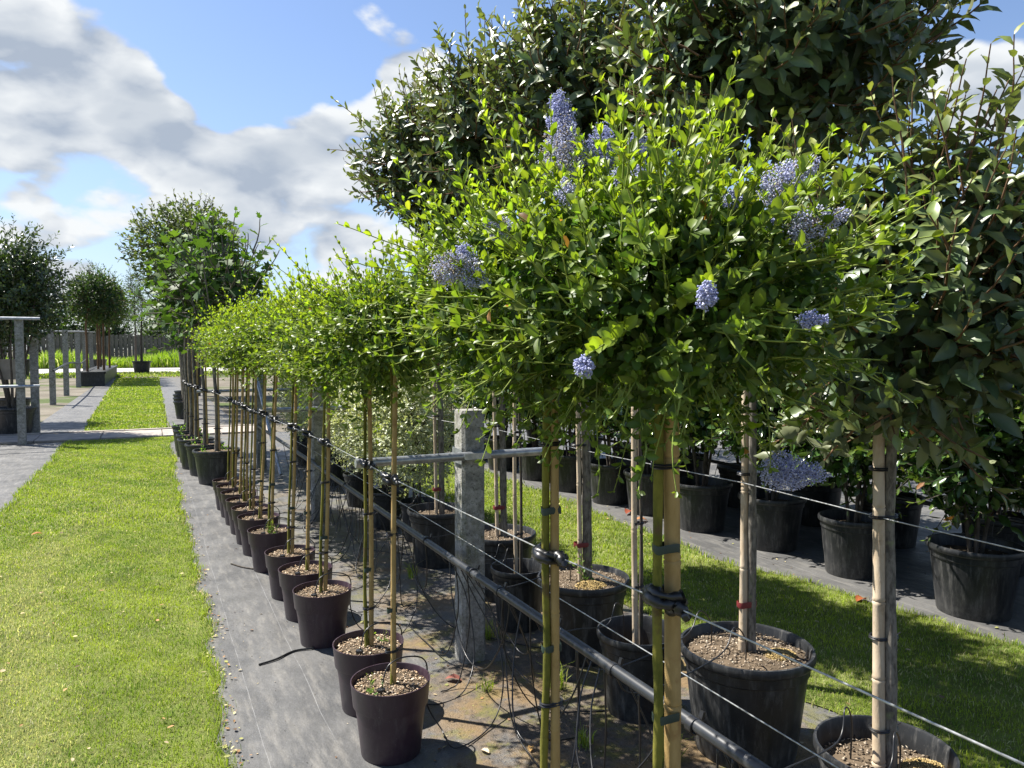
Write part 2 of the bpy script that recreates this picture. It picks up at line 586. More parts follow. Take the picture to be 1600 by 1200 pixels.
# ------------------------------------------------------------------ grass blades
def patch(x, y):
    return (np.sin(2.3 * x + 1.7 * y) + np.sin(3.9 * x - 2.2 * y + 1) + np.sin(1.1 * x + 4.7 * y + 2) + .7 * np.sin(8.1 * x + 6.3 * y)) / 3.7


def blades(rng, x, y, h, wd, bri=1.0):
    n = len(x)
    th = rng.uniform(0, 2 * np.pi, n)
    ph = rng.uniform(0, 2 * np.pi, n)
    lean = np.abs(rng.normal(.45, .35, n))
    hh = h * rng.uniform(.45, 1.25, n)
    side = np.stack([np.cos(th), np.sin(th), np.zeros(n)], 1) * (wd * rng.uniform(.6, 1.3, n))[:, None] * .5
    ld = np.stack([np.cos(ph), np.sin(ph), np.zeros(n)], 1)
    B = np.stack([x, y, np.full(n, .003)], 1)
    mid = B + ld * (lean * hh * .28)[:, None] + np.array([0, 0, 1]) * (hh * .55)[:, None]
    tip = B + ld * (lean * hh * .95)[:, None] + np.array([0, 0, 1]) * (hh * (1 - .28 * np.minimum(lean, 1.5)))[:, None]
    V = np.stack([B - side, B + side, mid - side * .8, mid + side * .8, tip], 1)
    q = 1.0 * patch(x, y) + .9 * patch(x * 4.3 + 3, y * 3.7) + .75 * patch(x * 11 + 5, y * 10 + 1) + rng.normal(0, .3, n)
    lime, green, dry = np.array([.35, .43, .04]), np.array([.13, .22, .032]), np.array([.52, .49, .28])  # dry colours straw blades and also the painted glare band
    t = np.clip(.5 + .42 * q, 0, 1)[:, None]
    c = green * (1 - t) + lime * t
    pale = np.exp(-((x + .66 + .12 * np.sin(1.3 * y)) / .22) ** 2) * (x < .2) * np.clip((9 - y) / 3, 0, 1)  # glare along the flattened mown grass, painted into the blade colour
    dry_glare = np.clip(.08 + .38 * np.clip(patch(x * 5 + 2, y * 4.2), 0, 1) * .5 + .32 * np.clip(patch(x * 1.7 + 9, y * 1.3 + 4) - .15, 0, 1) + .62 * pale, 0, .8)
    is_dry_glare = (rng.uniform(0, 1, n) < dry_glare)[:, None]
    c = np.where(is_dry_glare, dry * rng.uniform(.7, 1.2, (n, 1)), c) * rng.uniform(.75, 1.25, (n, 1)) * bri
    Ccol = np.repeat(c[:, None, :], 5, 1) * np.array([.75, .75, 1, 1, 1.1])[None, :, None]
    T = np.array([[0, 1, 3], [0, 3, 2], [2, 3, 4]])
    idx = (np.arange(n) * 5)[:, None, None] + T[None]
    return V.reshape(-1, 3), idx.reshape(-1, 3), Ccol.reshape(-1, 3)


def grass(name, specs, seed, label):
    rng = np.random.default_rng(seed)
    Vs, Ts, Cs, o = [], [], [], 0
    for (L, Rr, y0, y1, dens, h, wd) in specs:
        n = int((y1 - y0) * 1.6 * dens)
        y = rng.uniform(y0, y1, n)
        l, r = L(y), Rr(y)
        u = rng.uniform(0, 1, n)
        x = l + (r - l) * u + rng.normal(0, .010, n) + np.where(u > .95, np.abs(rng.normal(0, .022, n)), 0) - np.where(u < .05, np.abs(rng.normal(0, .022, n)), 0)
        keep = rng.uniform(0, 1, n) < (r - l) / 1.75
        edge_boost = 1 + .5 * ((u > .96) | (u < .04))
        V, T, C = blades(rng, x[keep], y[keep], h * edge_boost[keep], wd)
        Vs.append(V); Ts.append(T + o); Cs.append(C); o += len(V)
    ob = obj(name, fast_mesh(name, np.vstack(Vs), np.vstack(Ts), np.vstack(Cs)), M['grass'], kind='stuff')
    return tag(ob, label, 'grass')


a, b_, c_ = LAWNS
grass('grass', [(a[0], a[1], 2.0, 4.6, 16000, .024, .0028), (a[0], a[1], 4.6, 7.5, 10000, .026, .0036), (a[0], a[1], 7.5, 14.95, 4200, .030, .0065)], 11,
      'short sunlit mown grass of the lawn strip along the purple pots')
grass('grass', [(b_[0], b_[1], 16.5, 26, 900, .045, .018), (b_[0], b_[1], 26, 46, 350, .06, .035)], 12, 'mown grass strip continuing beyond the paved crossing path')
grass('grass', [(c_[0], c_[1], .6, 4.2, 10500, .026, .0034), (c_[0], c_[1], 4.2, 7.5, 4500, .034, .006), (c_[0], c_[1], 7.5, 14, 1600, .036, .01)], 13,
      'shaded mown grass strip between the staked trees and the dark potted shrubs')


# ------------------------------------------------------------------ leaves and shoots
def template(kind):
    if kind == 'full':
        t = [(0, 0, 0)]
        for tt, hw in ((.18, .62), (.48, 1.0), (.80, .78)):
            for s in (1, 0, -1):
                t.append((tt, s * hw * .5, .09 * abs(s) * hw - .16 * (tt - .35) ** 2))
        t.append((1, 0, -.10))
        f = [(0, 2, 1), (0, 3, 2)]
        for i in (1, 4):
            f += [(i, i + 1, i + 4), (i, i + 4, i + 3), (i + 1, i + 2, i + 5), (i + 1, i + 5, i + 4)]
        f += [(7, 8, 10), (8, 9, 10)]
        w = [1.1] + [.95, 1.18, .95] * 3 + [1.0]
        e = [0] + [1, 0, 1] * 3 + [.6]
    elif kind == 'ell':
        t = [(0, 0, 0)]
        for tt, hw in ((.2, .66), (.5, 1.0), (.8, .55)):
            for s in (1, 0, -1):
                t.append((tt, s * hw * .5, .10 * abs(s) * hw - .25 * (tt - .35) ** 2 + .025 * s * math.sin(tt * 9)))
        t.append((1, 0, -.14))
        f = [(0, 2, 1), (0, 3, 2)]
        for i in (1, 4):
            f += [(i, i + 1, i + 4), (i, i + 4, i + 3), (i + 1, i + 2, i + 5), (i + 1, i + 5, i + 4)]
        f += [(7, 8, 10), (8, 9, 10)]
        w = [1.1] + [.95, 1.22, .95] * 3 + [1.0]
        e = [0] + [1, 0, 1] * 3 + [.6]
    elif kind == 'lo':
        t = [(0, 0, 0), (.32, .46, .06), (.72, .42, .04), (1, 0, -.06), (.72, -.42, .04), (.32, -.46, .06), (.5, 0, -.03)]
        f = [(6, k, (k + 1) % 6) for k in range(6)]
        w = [1, 1, 1, 1, 1, 1, 1.12]
        e = [.3, 1, 1, .8, 1, 1, 0]
    elif kind == 'fig':
        out = [(0, 0), (.1, .30), (.34, .52), (.46, .26), (.78, .42), (.72, .14), (1.05, 0)]
        out = out + [(x, -y) for x, y in out[-2:0:-1]]
        t = [(.4, 0, 0)] + [(x, y, .10 * abs(y) - .15 * (x - .4) ** 2) for x, y in out]
        n = len(out)
        f = [(0, 1 + (k + 1) % n, 1 + k) for k in range(n)]
        w = [1.1] + [1.0] * n
        e = [0] + [1] * n
    t = np.array(t, float)
    f = np.array([(a, c, b) for a, b, c in f], int)    # wound so that the upper side is the front
    v = t[f]
    up = np.cross(v[:, 1] - v[:, 0], v[:, 2] - v[:, 0])[:, 2].sum()
    if up < 0:
        f = f[:, ::-1]
    return t, f, np.array(w), np.array(e)


TPL = {k: template(k) for k in ('full', 'ell', 'lo', 'fig')}


class Leaves:
    def __init__(self):
        self.P, self.D, self.N, self.L, self.W, self.C = [], [], [], [], [], []

    def add(self, P, D, N, L, W, C):
        for k, v in zip('PDNLWC', (P, D, N, L, W, C)):
            getattr(self, k).append(np.asarray(v, float))

    def close(self):
        for k in 'PDN':
            setattr(self, k, np.vstack(getattr(self, k)))
        self.C = np.vstack(self.C)
        self.L, self.W = np.concatenate(self.L), np.concatenate(self.W)
        self.D = nrm(self.D)
        self.S = nrm(np.cross(self.N, self.D))
        self.N = nrm(np.cross(self.D, self.S))
        return self

    def mesh(self, name, tpl, sel=None, edge=None, smooth=True):
        t, f, w, e = TPL[tpl]
        s = slice(None) if sel is None else sel
        P, D, S, N, L, W, C = (x[s] for x in (self.P, self.D, self.S, self.N, self.L, self.W, self.C))
        n = len(P)
        V = P[:, None] + L[:, None, None] * (t[None, :, 0, None] * D[:, None] + t[None, :, 1, None] * W[:, None, None] * S[:, None] + t[None, :, 2, None] * N[:, None])
        col = C[:, None] * w[None, :, None]
        if edge is not None:
            col = col * (1 - e[None, :, None]) + (np.array(edge)[None, None] * (.8 + .4 * (L / L.max()))[:, None, None]) * e[None, :, None]
        idx = (np.arange(n) * len(t))[:, None, None] + f[None]
        return fast_mesh(name, V.reshape(-1, 3), idx.reshape(-1, 3), col.reshape(-1, 3), smooth)


def grow(rng, lv, shoots, start, head, length, leaf, wratio, spacing, old, young, up=0.25, wander=.35, ang=55, t0=.08, pair=False,
         young_pow=1.6, tipsmall=.5, steps=8, vary=.22, flat=.3, hue=None, face=None, spur=1):
    """one shoot: a polyline that turns towards the light, with leaves set along it"""
    h = head / np.linalg.norm(head)
    pts = [start]
    seg = length / steps
    for k in range(steps):
        h = h + rng.normal(0, wander, 3) / steps ** .5 * .8 + np.array([0, 0, up / steps])
        h /= np.linalg.norm(h)
        pts.append(pts[-1] + h * seg)
    pts = np.array(pts)
    shoots.append(pts)
    m = max(2, int(length * (1 - t0) / spacing))
    t = np.linspace(t0, 1, m)
    if spur > 1:
        k = max(2, m // spur)
        t = np.clip(np.repeat(np.linspace(t0, 1, k), spur) + rng.normal(0, .006, k * spur), t0, 1)
        m = len(t)
    u = t * steps
    i = np.minimum(u.astype(int), steps - 1)
    P = pts[i] + (pts[i + 1] - pts[i]) * (u - i)[:, None]
    tan = nrm(pts[i + 1] - pts[i])
    ref = nrm(np.cross(tan, np.array([.13, .21, 1.0])))
    b = np.cross(ref, tan)
    phi = (np.arange(m) * np.pi + rng.normal(0, .55, m) + rng.uniform(0, .5)) if pair else np.arange(m) * 2.3999 + rng.uniform(0, 6) + rng.normal(0, .3, m)
    if spur > 1:
        phi = np.repeat(np.arange(m // spur) * 2.4, spur) + np.tile(np.arange(spur) * 6.283 / spur, m // spur) * .62 + rng.normal(0, .35, m)
    radial = ref * np.cos(phi)[:, None] + b * np.sin(phi)[:, None]
    A = np.radians(ang + rng.normal(0, 14, m) - 22 * t ** 3)
    D = tan * np.cos(A)[:, None] + radial * np.sin(A)[:, None]
    if spur > 1:
        D = D + np.array([0, 0, .38])
    N = tan * np.sin(A)[:, None] - radial * np.cos(A)[:, None] + np.array([0, 0, flat]) + rng.normal(0, .28, (m, 3))
    if face is not None:
        N = N + face
    L = leaf * (1 - tipsmall * t ** 4) * rng.uniform(.7, 1.2, m)
    W = wratio * rng.uniform(.85, 1.15, m)
    y = (t ** young_pow)[:, None]
    C = (old * (1 - y) + young * y) * rng.uniform(1 - vary, 1 + vary, (m, 1)) * (1 + rng.normal(0, .05, (m, 3)))
    if hue is not None:
        k = rng.uniform(0, 1, m) < hue[0]
        C[k] = np.array(hue[1]) * rng.uniform(.7, 1.3, (k.sum(), 1))
    lv.add(P, D, N, L, W, np.clip(C, .003, .9))


def crown(rng, C, RAD, n, slen, leaf, wratio, spacing, old, young, up=.3, out=1.0, r0=(.15, .85), upb=.35, fill=0, facing=0.0, shade=.35, **kw):
    """shoots that start through the crown's volume and head outwards"""
    lv, shoots = Leaves(), []
    C, RAD = np.array(C, float), np.array(RAD, float)
    for k in range(n):
        d = rng.normal(0, 1, 3)
        d /= np.linalg.norm(d)
        r = rng.uniform(*r0)
        st = C + RAD * d * r
        hd = d * out + np.array([0, 0, upb]) + rng.normal(0, .35, 3)
        ln = slen * rng.uniform(.6, 1.35)
        if r > .6 and rng.uniform() < .15:
            ln *= 1.35
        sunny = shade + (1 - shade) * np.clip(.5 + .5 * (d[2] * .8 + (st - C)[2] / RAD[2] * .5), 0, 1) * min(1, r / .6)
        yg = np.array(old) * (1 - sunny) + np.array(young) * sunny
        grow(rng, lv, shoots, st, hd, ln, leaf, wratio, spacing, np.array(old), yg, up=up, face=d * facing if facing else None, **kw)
    if fill:
        d = nrm(rng.normal(0, 1, (fill, 3)))
        P = C + RAD * d * (rng.uniform(.15, 1, (fill, 1)) ** .5) * .95
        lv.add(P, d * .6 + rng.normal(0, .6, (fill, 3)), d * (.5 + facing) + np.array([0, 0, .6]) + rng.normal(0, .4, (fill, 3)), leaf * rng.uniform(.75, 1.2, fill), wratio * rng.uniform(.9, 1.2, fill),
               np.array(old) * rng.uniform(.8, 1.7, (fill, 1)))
    return lv, shoots


def shoot_mesh(shoots, r0, r1, seg=4, name='branches', skip=1):
    b = MB()
    for p in shoots:
        p = p[::skip] if len(p) > 4 else p
        b.tube(p, np.linspace(r0, r1, len(p)), seg, caps=False)
    return b.mesh(name, True, 180)


LEAFBINS = {}


def leaf_parts(root, lv, tpl, m, count=300, edge=None, tag_='leaf'):
    """the leaves that show largest become objects of their own; returns the mask of the others"""
    v = lv.P + lv.D * (lv.L * .5)[:, None] - np.array([0, 0, CAMH])
    dep = v @ FW
    px = 800 + FPX * (v @ RT) / np.maximum(dep, .05)
    py = 600 - FPX * (v @ UP) / np.maximum(dep, .05)
    score = lv.L / np.maximum(dep, .3) ** 1.5
    score[(dep < .2) | (px < -10) | (px > 1610) | (py < -10) | (py > 1210)] = -1
    order = np.argsort(-score)[:count]
    order = order[score[order] > 0]
    t, f, w, e = TPL[tpl]
    lum = lv.C[order].sum(1)
    bins = np.array_split(order[np.argsort(lum)], 14)
    for bi, ids in enumerate(bins):
        if not len(ids):
            continue
        col = np.median(lv.C[ids], 0)
        cc = col[None] * w[:, None]
        me = fast_mesh(tag_, t, f, cc, True)
        me.materials.append(m)
        for i in ids:
            o = bpy.data.objects.new(tag_, me)
            COL.objects.link(o)
            o.parent = root
            L, W = lv.L[i], lv.W[i]
            mt = np.eye(4)
            mt[:3, 0], mt[:3, 1], mt[:3, 2] = lv.D[i] * L, lv.S[i] * L * W, lv.N[i] * L
            mt[:3, 3] = lv.P[i] - np.array(root.location)
            o.matrix_local = Matrix(mt.tolist())
    keep = np.ones(len(lv.P), bool)
    keep[order] = False
    return keep


def plant(root, lv, shoots, tpl, m, twig_m, tw=(.004, .0015), nleaf=0, edge=None, seg=4, skip=1):
    lv.close()
    sel = leaf_parts(root, lv, tpl, m, nleaf) if nleaf else None
    wpart('crown', lv.mesh('crown', tpl, sel, edge), m, root, 'stuff')
    if shoots and twig_m is not None:
        wpart('branches', shoot_mesh(shoots, tw[0], tw[1], seg, skip=skip), twig_m, root, 'stuff')


def trunk(root, pts, r, m, seg=9, rng=None, knob=0.0, name='trunk'):
    pts = curve_pts(pts, 7)
    r = np.interp(np.linspace(0, 1, len(pts)), np.linspace(0, 1, len(r)), r)
    if knob and rng is not None:
        r = r * (1 + rng.uniform(-knob, knob, len(r)))
    b = MB()
    b.tube(pts, r, seg)
    return wpart(name, b.mesh(name, True, 80), m, root)


# ------------------------------------------------------------------ pots
def chips_mesh(rng, n, R, z, dome, base_cols, size=.014):
    seg = 32
    V, T, C = [], [], []
    rings = [0.001, .35, .7, 1.0]
    for q in rings:
        for k in range(seg):
            a = 2 * np.pi * k / seg
            V.append((R * q * math.cos(a), R * q * math.sin(a), z + dome * (1 - q * q) + rng.normal() * .002))
            C.append(np.array([.10, .075, .05]) * rng.uniform(.6, 1.3))
    for i in range(len(rings) - 1):
        for k in range(seg):
            a_, b2, c2, d2 = i * seg + k, i * seg + (k + 1) % seg, (i + 1) * seg + (k + 1) % seg, (i + 1) * seg + k
            T += [(a_, c2, b2), (a_, d2, c2)]
    V, T, C = np.array(V), np.array(T), np.array(C)
    T = T[:, ::-1]
    if n:
        r = R * np.sqrt(rng.uniform(0, 1, n)) * .98
        a_ = rng.uniform(0, 2 * np.pi, n)
        P = np.stack([r * np.cos(a_), r * np.sin(a_), z + dome * (1 - (r / R) ** 2) + rng.uniform(.001, .009, n)], 1)
        D = nrm(np.stack([rng.normal(0, 1, n), rng.normal(0, 1, n), rng.normal(0, .35, n)], 1))
        U = nrm(np.stack([rng.normal(0, .45, n), rng.normal(0, .45, n), np.ones(n)], 1))
        S = nrm(np.cross(U, D))
        U = np.cross(D, S)
        l = size * rng.uniform(.5, 1.5, n)[:, None]
        wd = l * rng.uniform(.3, .65, (n, 1))
        th = l * rng.uniform(.12, .3, (n, 1))
        W = np.stack([P - D * l * .5, P + D * l * .5, P - S * wd * .5, P + S * wd * .5, P - U * th * .5, P + U * th * .5], 1)
        t = np.array([[0, 2, 5], [2, 1, 5], [1, 3, 5], [3, 0, 5], [2, 0, 4], [1, 2, 4], [3, 1, 4], [0, 3, 4]])[:, ::-1]
        idx = (np.arange(n) * 6)[:, None, None] + t[None] + len(V)
        pal = np.array(base_cols)
        cc = pal[rng.integers(0, len(pal), n)] * rng.uniform(.65, 1.3, (n, 1))
        V = np.vstack([V, W.reshape(-1, 3)])
        T = np.vstack([T, idx.reshape(-1, 3)])
        C = np.vstack([C, np.repeat(cc, 6, 0)])
    me = fast_mesh('mulch', V, T, C)
    me.materials.append(M['chips'])
    return me


TAN = [(.50, .39, .27), (.42, .31, .20), (.34, .24, .15), (.58, .48, .36), (.20, .14, .09)]
GREY = [(.34, .28, .21), (.27, .21, .15), (.22, .17, .12), (.42, .36, .28), (.13, .10, .07)]


def pot_mesh(kind, Rt, H, name='shell'):
    b = MB()
    if kind == 'collar':        # smooth pot with a deep straight collar
        b.lathe([(.001, .006), (Rt * .70, .006), (Rt * .735, 0), (Rt * .75, .004), (Rt * .875, H * .665), (Rt * .878, H * .672), (Rt * .935, H * .682), (Rt * .942, H * .69), (Rt * .99, H * .975),
                 (Rt * 1.0, H * .985), (Rt * 1.0, H), (Rt * .975, H), (Rt * .965, H * .98), (Rt * .90, H * .70), (Rt * .72, .02), (.001, .02)], 56)
    else:                       # ribbed nursery container with a rolled rim
        b.lathe([(.001, .008), (Rt * .70, .008), (Rt * .735, 0), (Rt * .745, .006), (Rt * .80, H * .30), (Rt * .885, H * .76), (Rt * .89, H * .80), (Rt * .925, H * .815), (Rt * .935, H * .90), (Rt * .985, H * .915),
                 (Rt * 1.0, H * .935), (Rt * 1.0, H * .975), (Rt * .985, H), (Rt * .95, H), (Rt * .93, H * .98), (Rt * .88, H * .75), (Rt * .74, .03), (.001, .03)],
                96, .006, 24, 3, 5)
    return b.mesh(name, True, 45)


POTM = {}


def pot(name, x, y, Rt, H, kind, m, fill, chips, dome, label, cat='pot', group=None, pal=TAN, z=0.0, rot=0.0, seed=0, variant=0):
    root = thing(name, (x, y, z), label, cat, group)
    k1 = (kind, Rt, H, m.name)
    if k1 not in POTM:
        POTM[k1] = pot_mesh(kind, Rt, H)
    s = obj('shell', POTM[k1], m, root)
    s.rotation_euler.z = rot
    k2 = (kind, Rt, H, fill, chips, variant)
    if k2 not in POTM:
        POTM[k2] = chips_mesh(np.random.default_rng(50 + variant + seed), chips, Rt * np.interp(fill, [0, 1], [.73, .955]), H * fill, dome, pal)
    mo = obj('mulch', POTM[k2], None, root, kind='stuff')
    mo.rotation_euler.z = rot * 2.1
    return root


# ------------------------------------------------------------------ canes, ties
def cane(x, y, z0, x1, y1, z1, r, m, label, rng, ties=(), group=None, spacing=.26):
    """a bamboo cane with raised nodes; ties are (height, kind)"""
    a_, b2 = np.array([x, y, z0]), np.array([x1, y1, z1])
    ln = np.linalg.norm(b2 - a_)
    ts, rs = [], []
    s = rng.uniform(.05, .2)
    ts.append(0); rs.append(r)
    while s < ln - .03:
        for dz, k in ((-.012, 1.0), (-.004, 1.13), (0, .93), (.004, 1.10), (.012, .985)):
            ts.append(s + dz); rs.append(r * k * (1 - .12 * s / ln))
        s += spacing * rng.uniform(.8, 1.2)
    ts.append(ln); rs.append(r * .86)
    d = (b2 - a_) / ln
    bow = np.array([rng.normal(0, .006), rng.normal(0, .006), 0])
    pts = np.array([d * t + bow * math.sin(math.pi * t / ln) for t in ts])
    b = MB()
    b.tube(pts, rs, 12)
    o = obj('bamboo_cane', b.mesh('bamboo_cane', True, 70), m, None, tuple(a_))
    tag(o, label, 'cane', group)
    for (zt, kind, dx, dy, rr) in ties:
        t = (zt - z0) / d[2]
        c = d * t + np.array([dx, dy, 0])
        tb = MB()
        if kind in ('tape_green', 'tape_red'):
            hh = .009 if kind == 'tape_green' else .012
            e = max(abs(dx), abs(dy), .001)
            prof = [(rr, -hh), (rr * 1.04, -hh * .5), (rr * 1.04, hh * .5), (rr, hh)]
            for q in (rr,):
                vs, n = [], 28
                ax = np.array([dx, dy]) / (np.hypot(dx, dy) + 1e-6)
                for pr, pz in prof:
                    for k in range(n):
                        th = 2 * math.pi * k / n
                        off_ = np.array([math.cos(th), math.sin(th)]) * pr * .78
                        st = ax * np.sign(off_ @ ax) * np.hypot(dx, dy) * .95
                        vs.append((c[0] + off_[0] + st[0], c[1] + off_[1] + st[1], c[2] + pz + .002 * math.sin(3 * th)))
                fs = [(j * n + k, j * n + (k + 1) % n, (j + 1) * n + (k + 1) % n, (j + 1) * n + k) for j in range(3) for k in range(n)]
                tb.add(vs, fs)
            obj('tie_tape', tb.mesh('tie_tape', True, 50), M[kind], o)
        elif kind == 'band':
            for q in range(2):
                th = np.linspace(0, 2 * np.pi, 22)
                hl = np.hypot(dx, dy)
                ax = np.array([dx, dy]) / (hl + 1e-6)
                dot = np.cos(th) * ax[0] + np.sin(th) * ax[1]
                rb = max(rr - hl, .012) * 1.12
                pts2 = np.stack([c[0] + np.cos(th) * rb + ax[0] * np.tanh(dot * 6) * hl, c[1] + np.sin(th) * rb + ax[1] * np.tanh(dot * 6) * hl, c[2] + np.full(22, q * .006 - .003)], 1)
                tb.tube(pts2, .0028, 5, False)
            th = np.array([[c[0] + rr, c[1], c[2]], [c[0] + rr + .012, c[1] - .004, c[2] - .004], [c[0] + rr + .022, c[1] - .012, c[2] + .006]])
            tb.tube(th, .0022, 5)
            obj('tie_band', tb.mesh('tie_band', True, 60), M['rubber'], o)
        elif kind == 'strap':       # crumpled rubber strap wound round stem, cane and wire
            n = 46
            u = np.linspace(0, 1, n)
            th = u * 2 * np.pi * 1.7 + .6
            pts2 = np.stack([c[0] + np.cos(th) * (rr + .004), c[1] + np.sin(th) * (rr + .008), c[2] + .012 * np.sin(th * .8) + (u - .5) * .014], 1)
            pts2 += np.cumsum(rng.normal(0, .0012, (n, 3)), 0) - rng.normal(0, .001, (n, 3))
            tb.tube(pts2, np.clip(.0115 + .003 * np.sin(th * 2.3) + rng.normal(0, .0016, n), .006, .016), 8)
            for sgn in (-1, 1):
                k = 14
                q = np.linspace(0, 1, k)
                pts3 = np.stack([c[0] + rng.normal(0, .0025, k), c[1] + sgn * (rr * .6 + q * .06), c[2] - .003 + .007 * np.sin(q * 6 + sgn) + rng.normal(0, .002, k)], 1)
                tb.tube(pts3, np.clip(.0155 * (1 - .55 * q ** 2) * (1 + .20 * np.sin(q * 23 + sgn)) + rng.normal(0, .0012, k), .004, .02), 9)
            obj('rubber_strap', tb.mesh('rubber_strap', True, 60), M['rubber'], o)
    return o


# ------------------------------------------------------------------ flowers of the ceanothus
def flower_cluster(root, pos, axis, length, width, rng, tone=0.0, n=420):
    axis = np.array(axis, float)
    axis /= np.linalg.norm(axis)
    a_ = nrm(np.cross(axis, np.array([.3, .2, 1.0])))
    b2 = np.cross(axis, a_)
    k = max(5, int(7 * length / .06))
    lobes = []
    for i in range(k):
        t = i / k
        ph = i * 2.4
        rr = width * .5 * (1 - .55 * t) * (.55 if i else 0)
        lobes.append((np.array(pos) + axis * length * (t * .95) + (a_ * math.cos(ph) + b2 * math.sin(ph)) * rr, width * .36 * (1 - .45 * t)))
    lobes.append((np.array(pos) + axis * length, width * .2))
    cnt = np.maximum(25, (n * np.array([l[1] ** 2 for l in lobes]) / sum(l[1] ** 2 for l in lobes)).astype(int))
    P, Nn = [], []
    for (c, r), q in zip(lobes, cnt):
        d = nrm(rng.normal(0, 1, (q, 3)))
        P.append(c + d * r * np.where(rng.uniform(0, 1, (q, 1)) < .25, rng.uniform(1.0, 1.35, (q, 1)), rng.uniform(.6, 1.1, (q, 1))))
        Nn.append(d)
    P, Nn = np.vstack(P), np.vstack(Nn)
    q = len(P)
    s = rng.uniform(.0010, .0026, (q, 1))
    A = nrm(np.cross(Nn, rng.normal(0, 1, (q, 3))))
    B = np.cross(Nn, A)
    V = np.stack([P + A * s, P + B * s, P - A * s, P - B * s, P + Nn * s * 1.1, P - Nn * s * .8], 1)
    t = np.array([[0, 1, 4], [1, 2, 4], [2, 3, 4], [3, 0, 4], [1, 0, 5], [2, 1, 5], [3, 2, 5], [0, 3, 5]])
    idx = (np.arange(q) * 6)[:, None, None] + t[None]
    blue, pale, brown = np.array([.37, .40, .67]), np.array([.68, .69, .82]), np.array([.46, .40, .30])
    mixv = np.clip(rng.normal(.32 + tone * .6, .25, (q, 1)), 0, 1)
    C = blue * (1 - mixv) + pale * mixv
    br = rng.uniform(0, 1, (q, 1)) < max(0, tone - .45) * .6
    C = np.where(br, brown, C) * rng.uniform(.75, 1.2, (q, 1))
    o = wpart('flower_cluster', fast_mesh('flower_cluster', V.reshape(-1, 3), idx.reshape(-1, 3), np.repeat(C, 6, 0)), M['flower'], root)
    sb = MB()
    sb.tube([np.array(pos) - axis * .025, np.array(pos) - axis * .01, np.array(pos) + axis * length * .8], [.0012, .0012, .0008], 5)
    obj('flower_stalk', sb.mesh('flower_stalk'), M['shoot'], o)
    return o


# ================================================================== the row of purple pots
CE_OLD, CE_YOUNG = (.045, .090, .018), (.29, .385, .030)
rng = np.random.default_rng(21)
# pot x, y ; cane at wire height x, y
PUR = [(.84, 2.86, .87, 2.92), (.86, 3.27, .88, 3.34), (.83, 4.12, .88, 4.24), (.82, 4.56, .87, 4.68), (.80, 4.99, .85, 5.10), (.77, 5.66, .82, 5.74),
       (.75, 6.15, .80, 6.22), (.74, 6.52, .78, 6.60), (.73, 6.90, .77, 6.98), (.72, 7.28, .76, 7.34), (.71, 7.64, .75, 7.72), (.70, 8.0, .74, 8.08)]
FRONT = [(.90, 1.64, .91, 1.67), (.935, 1.225, .945, 1.25)]
WZ = 1.08
NP = len(PUR)


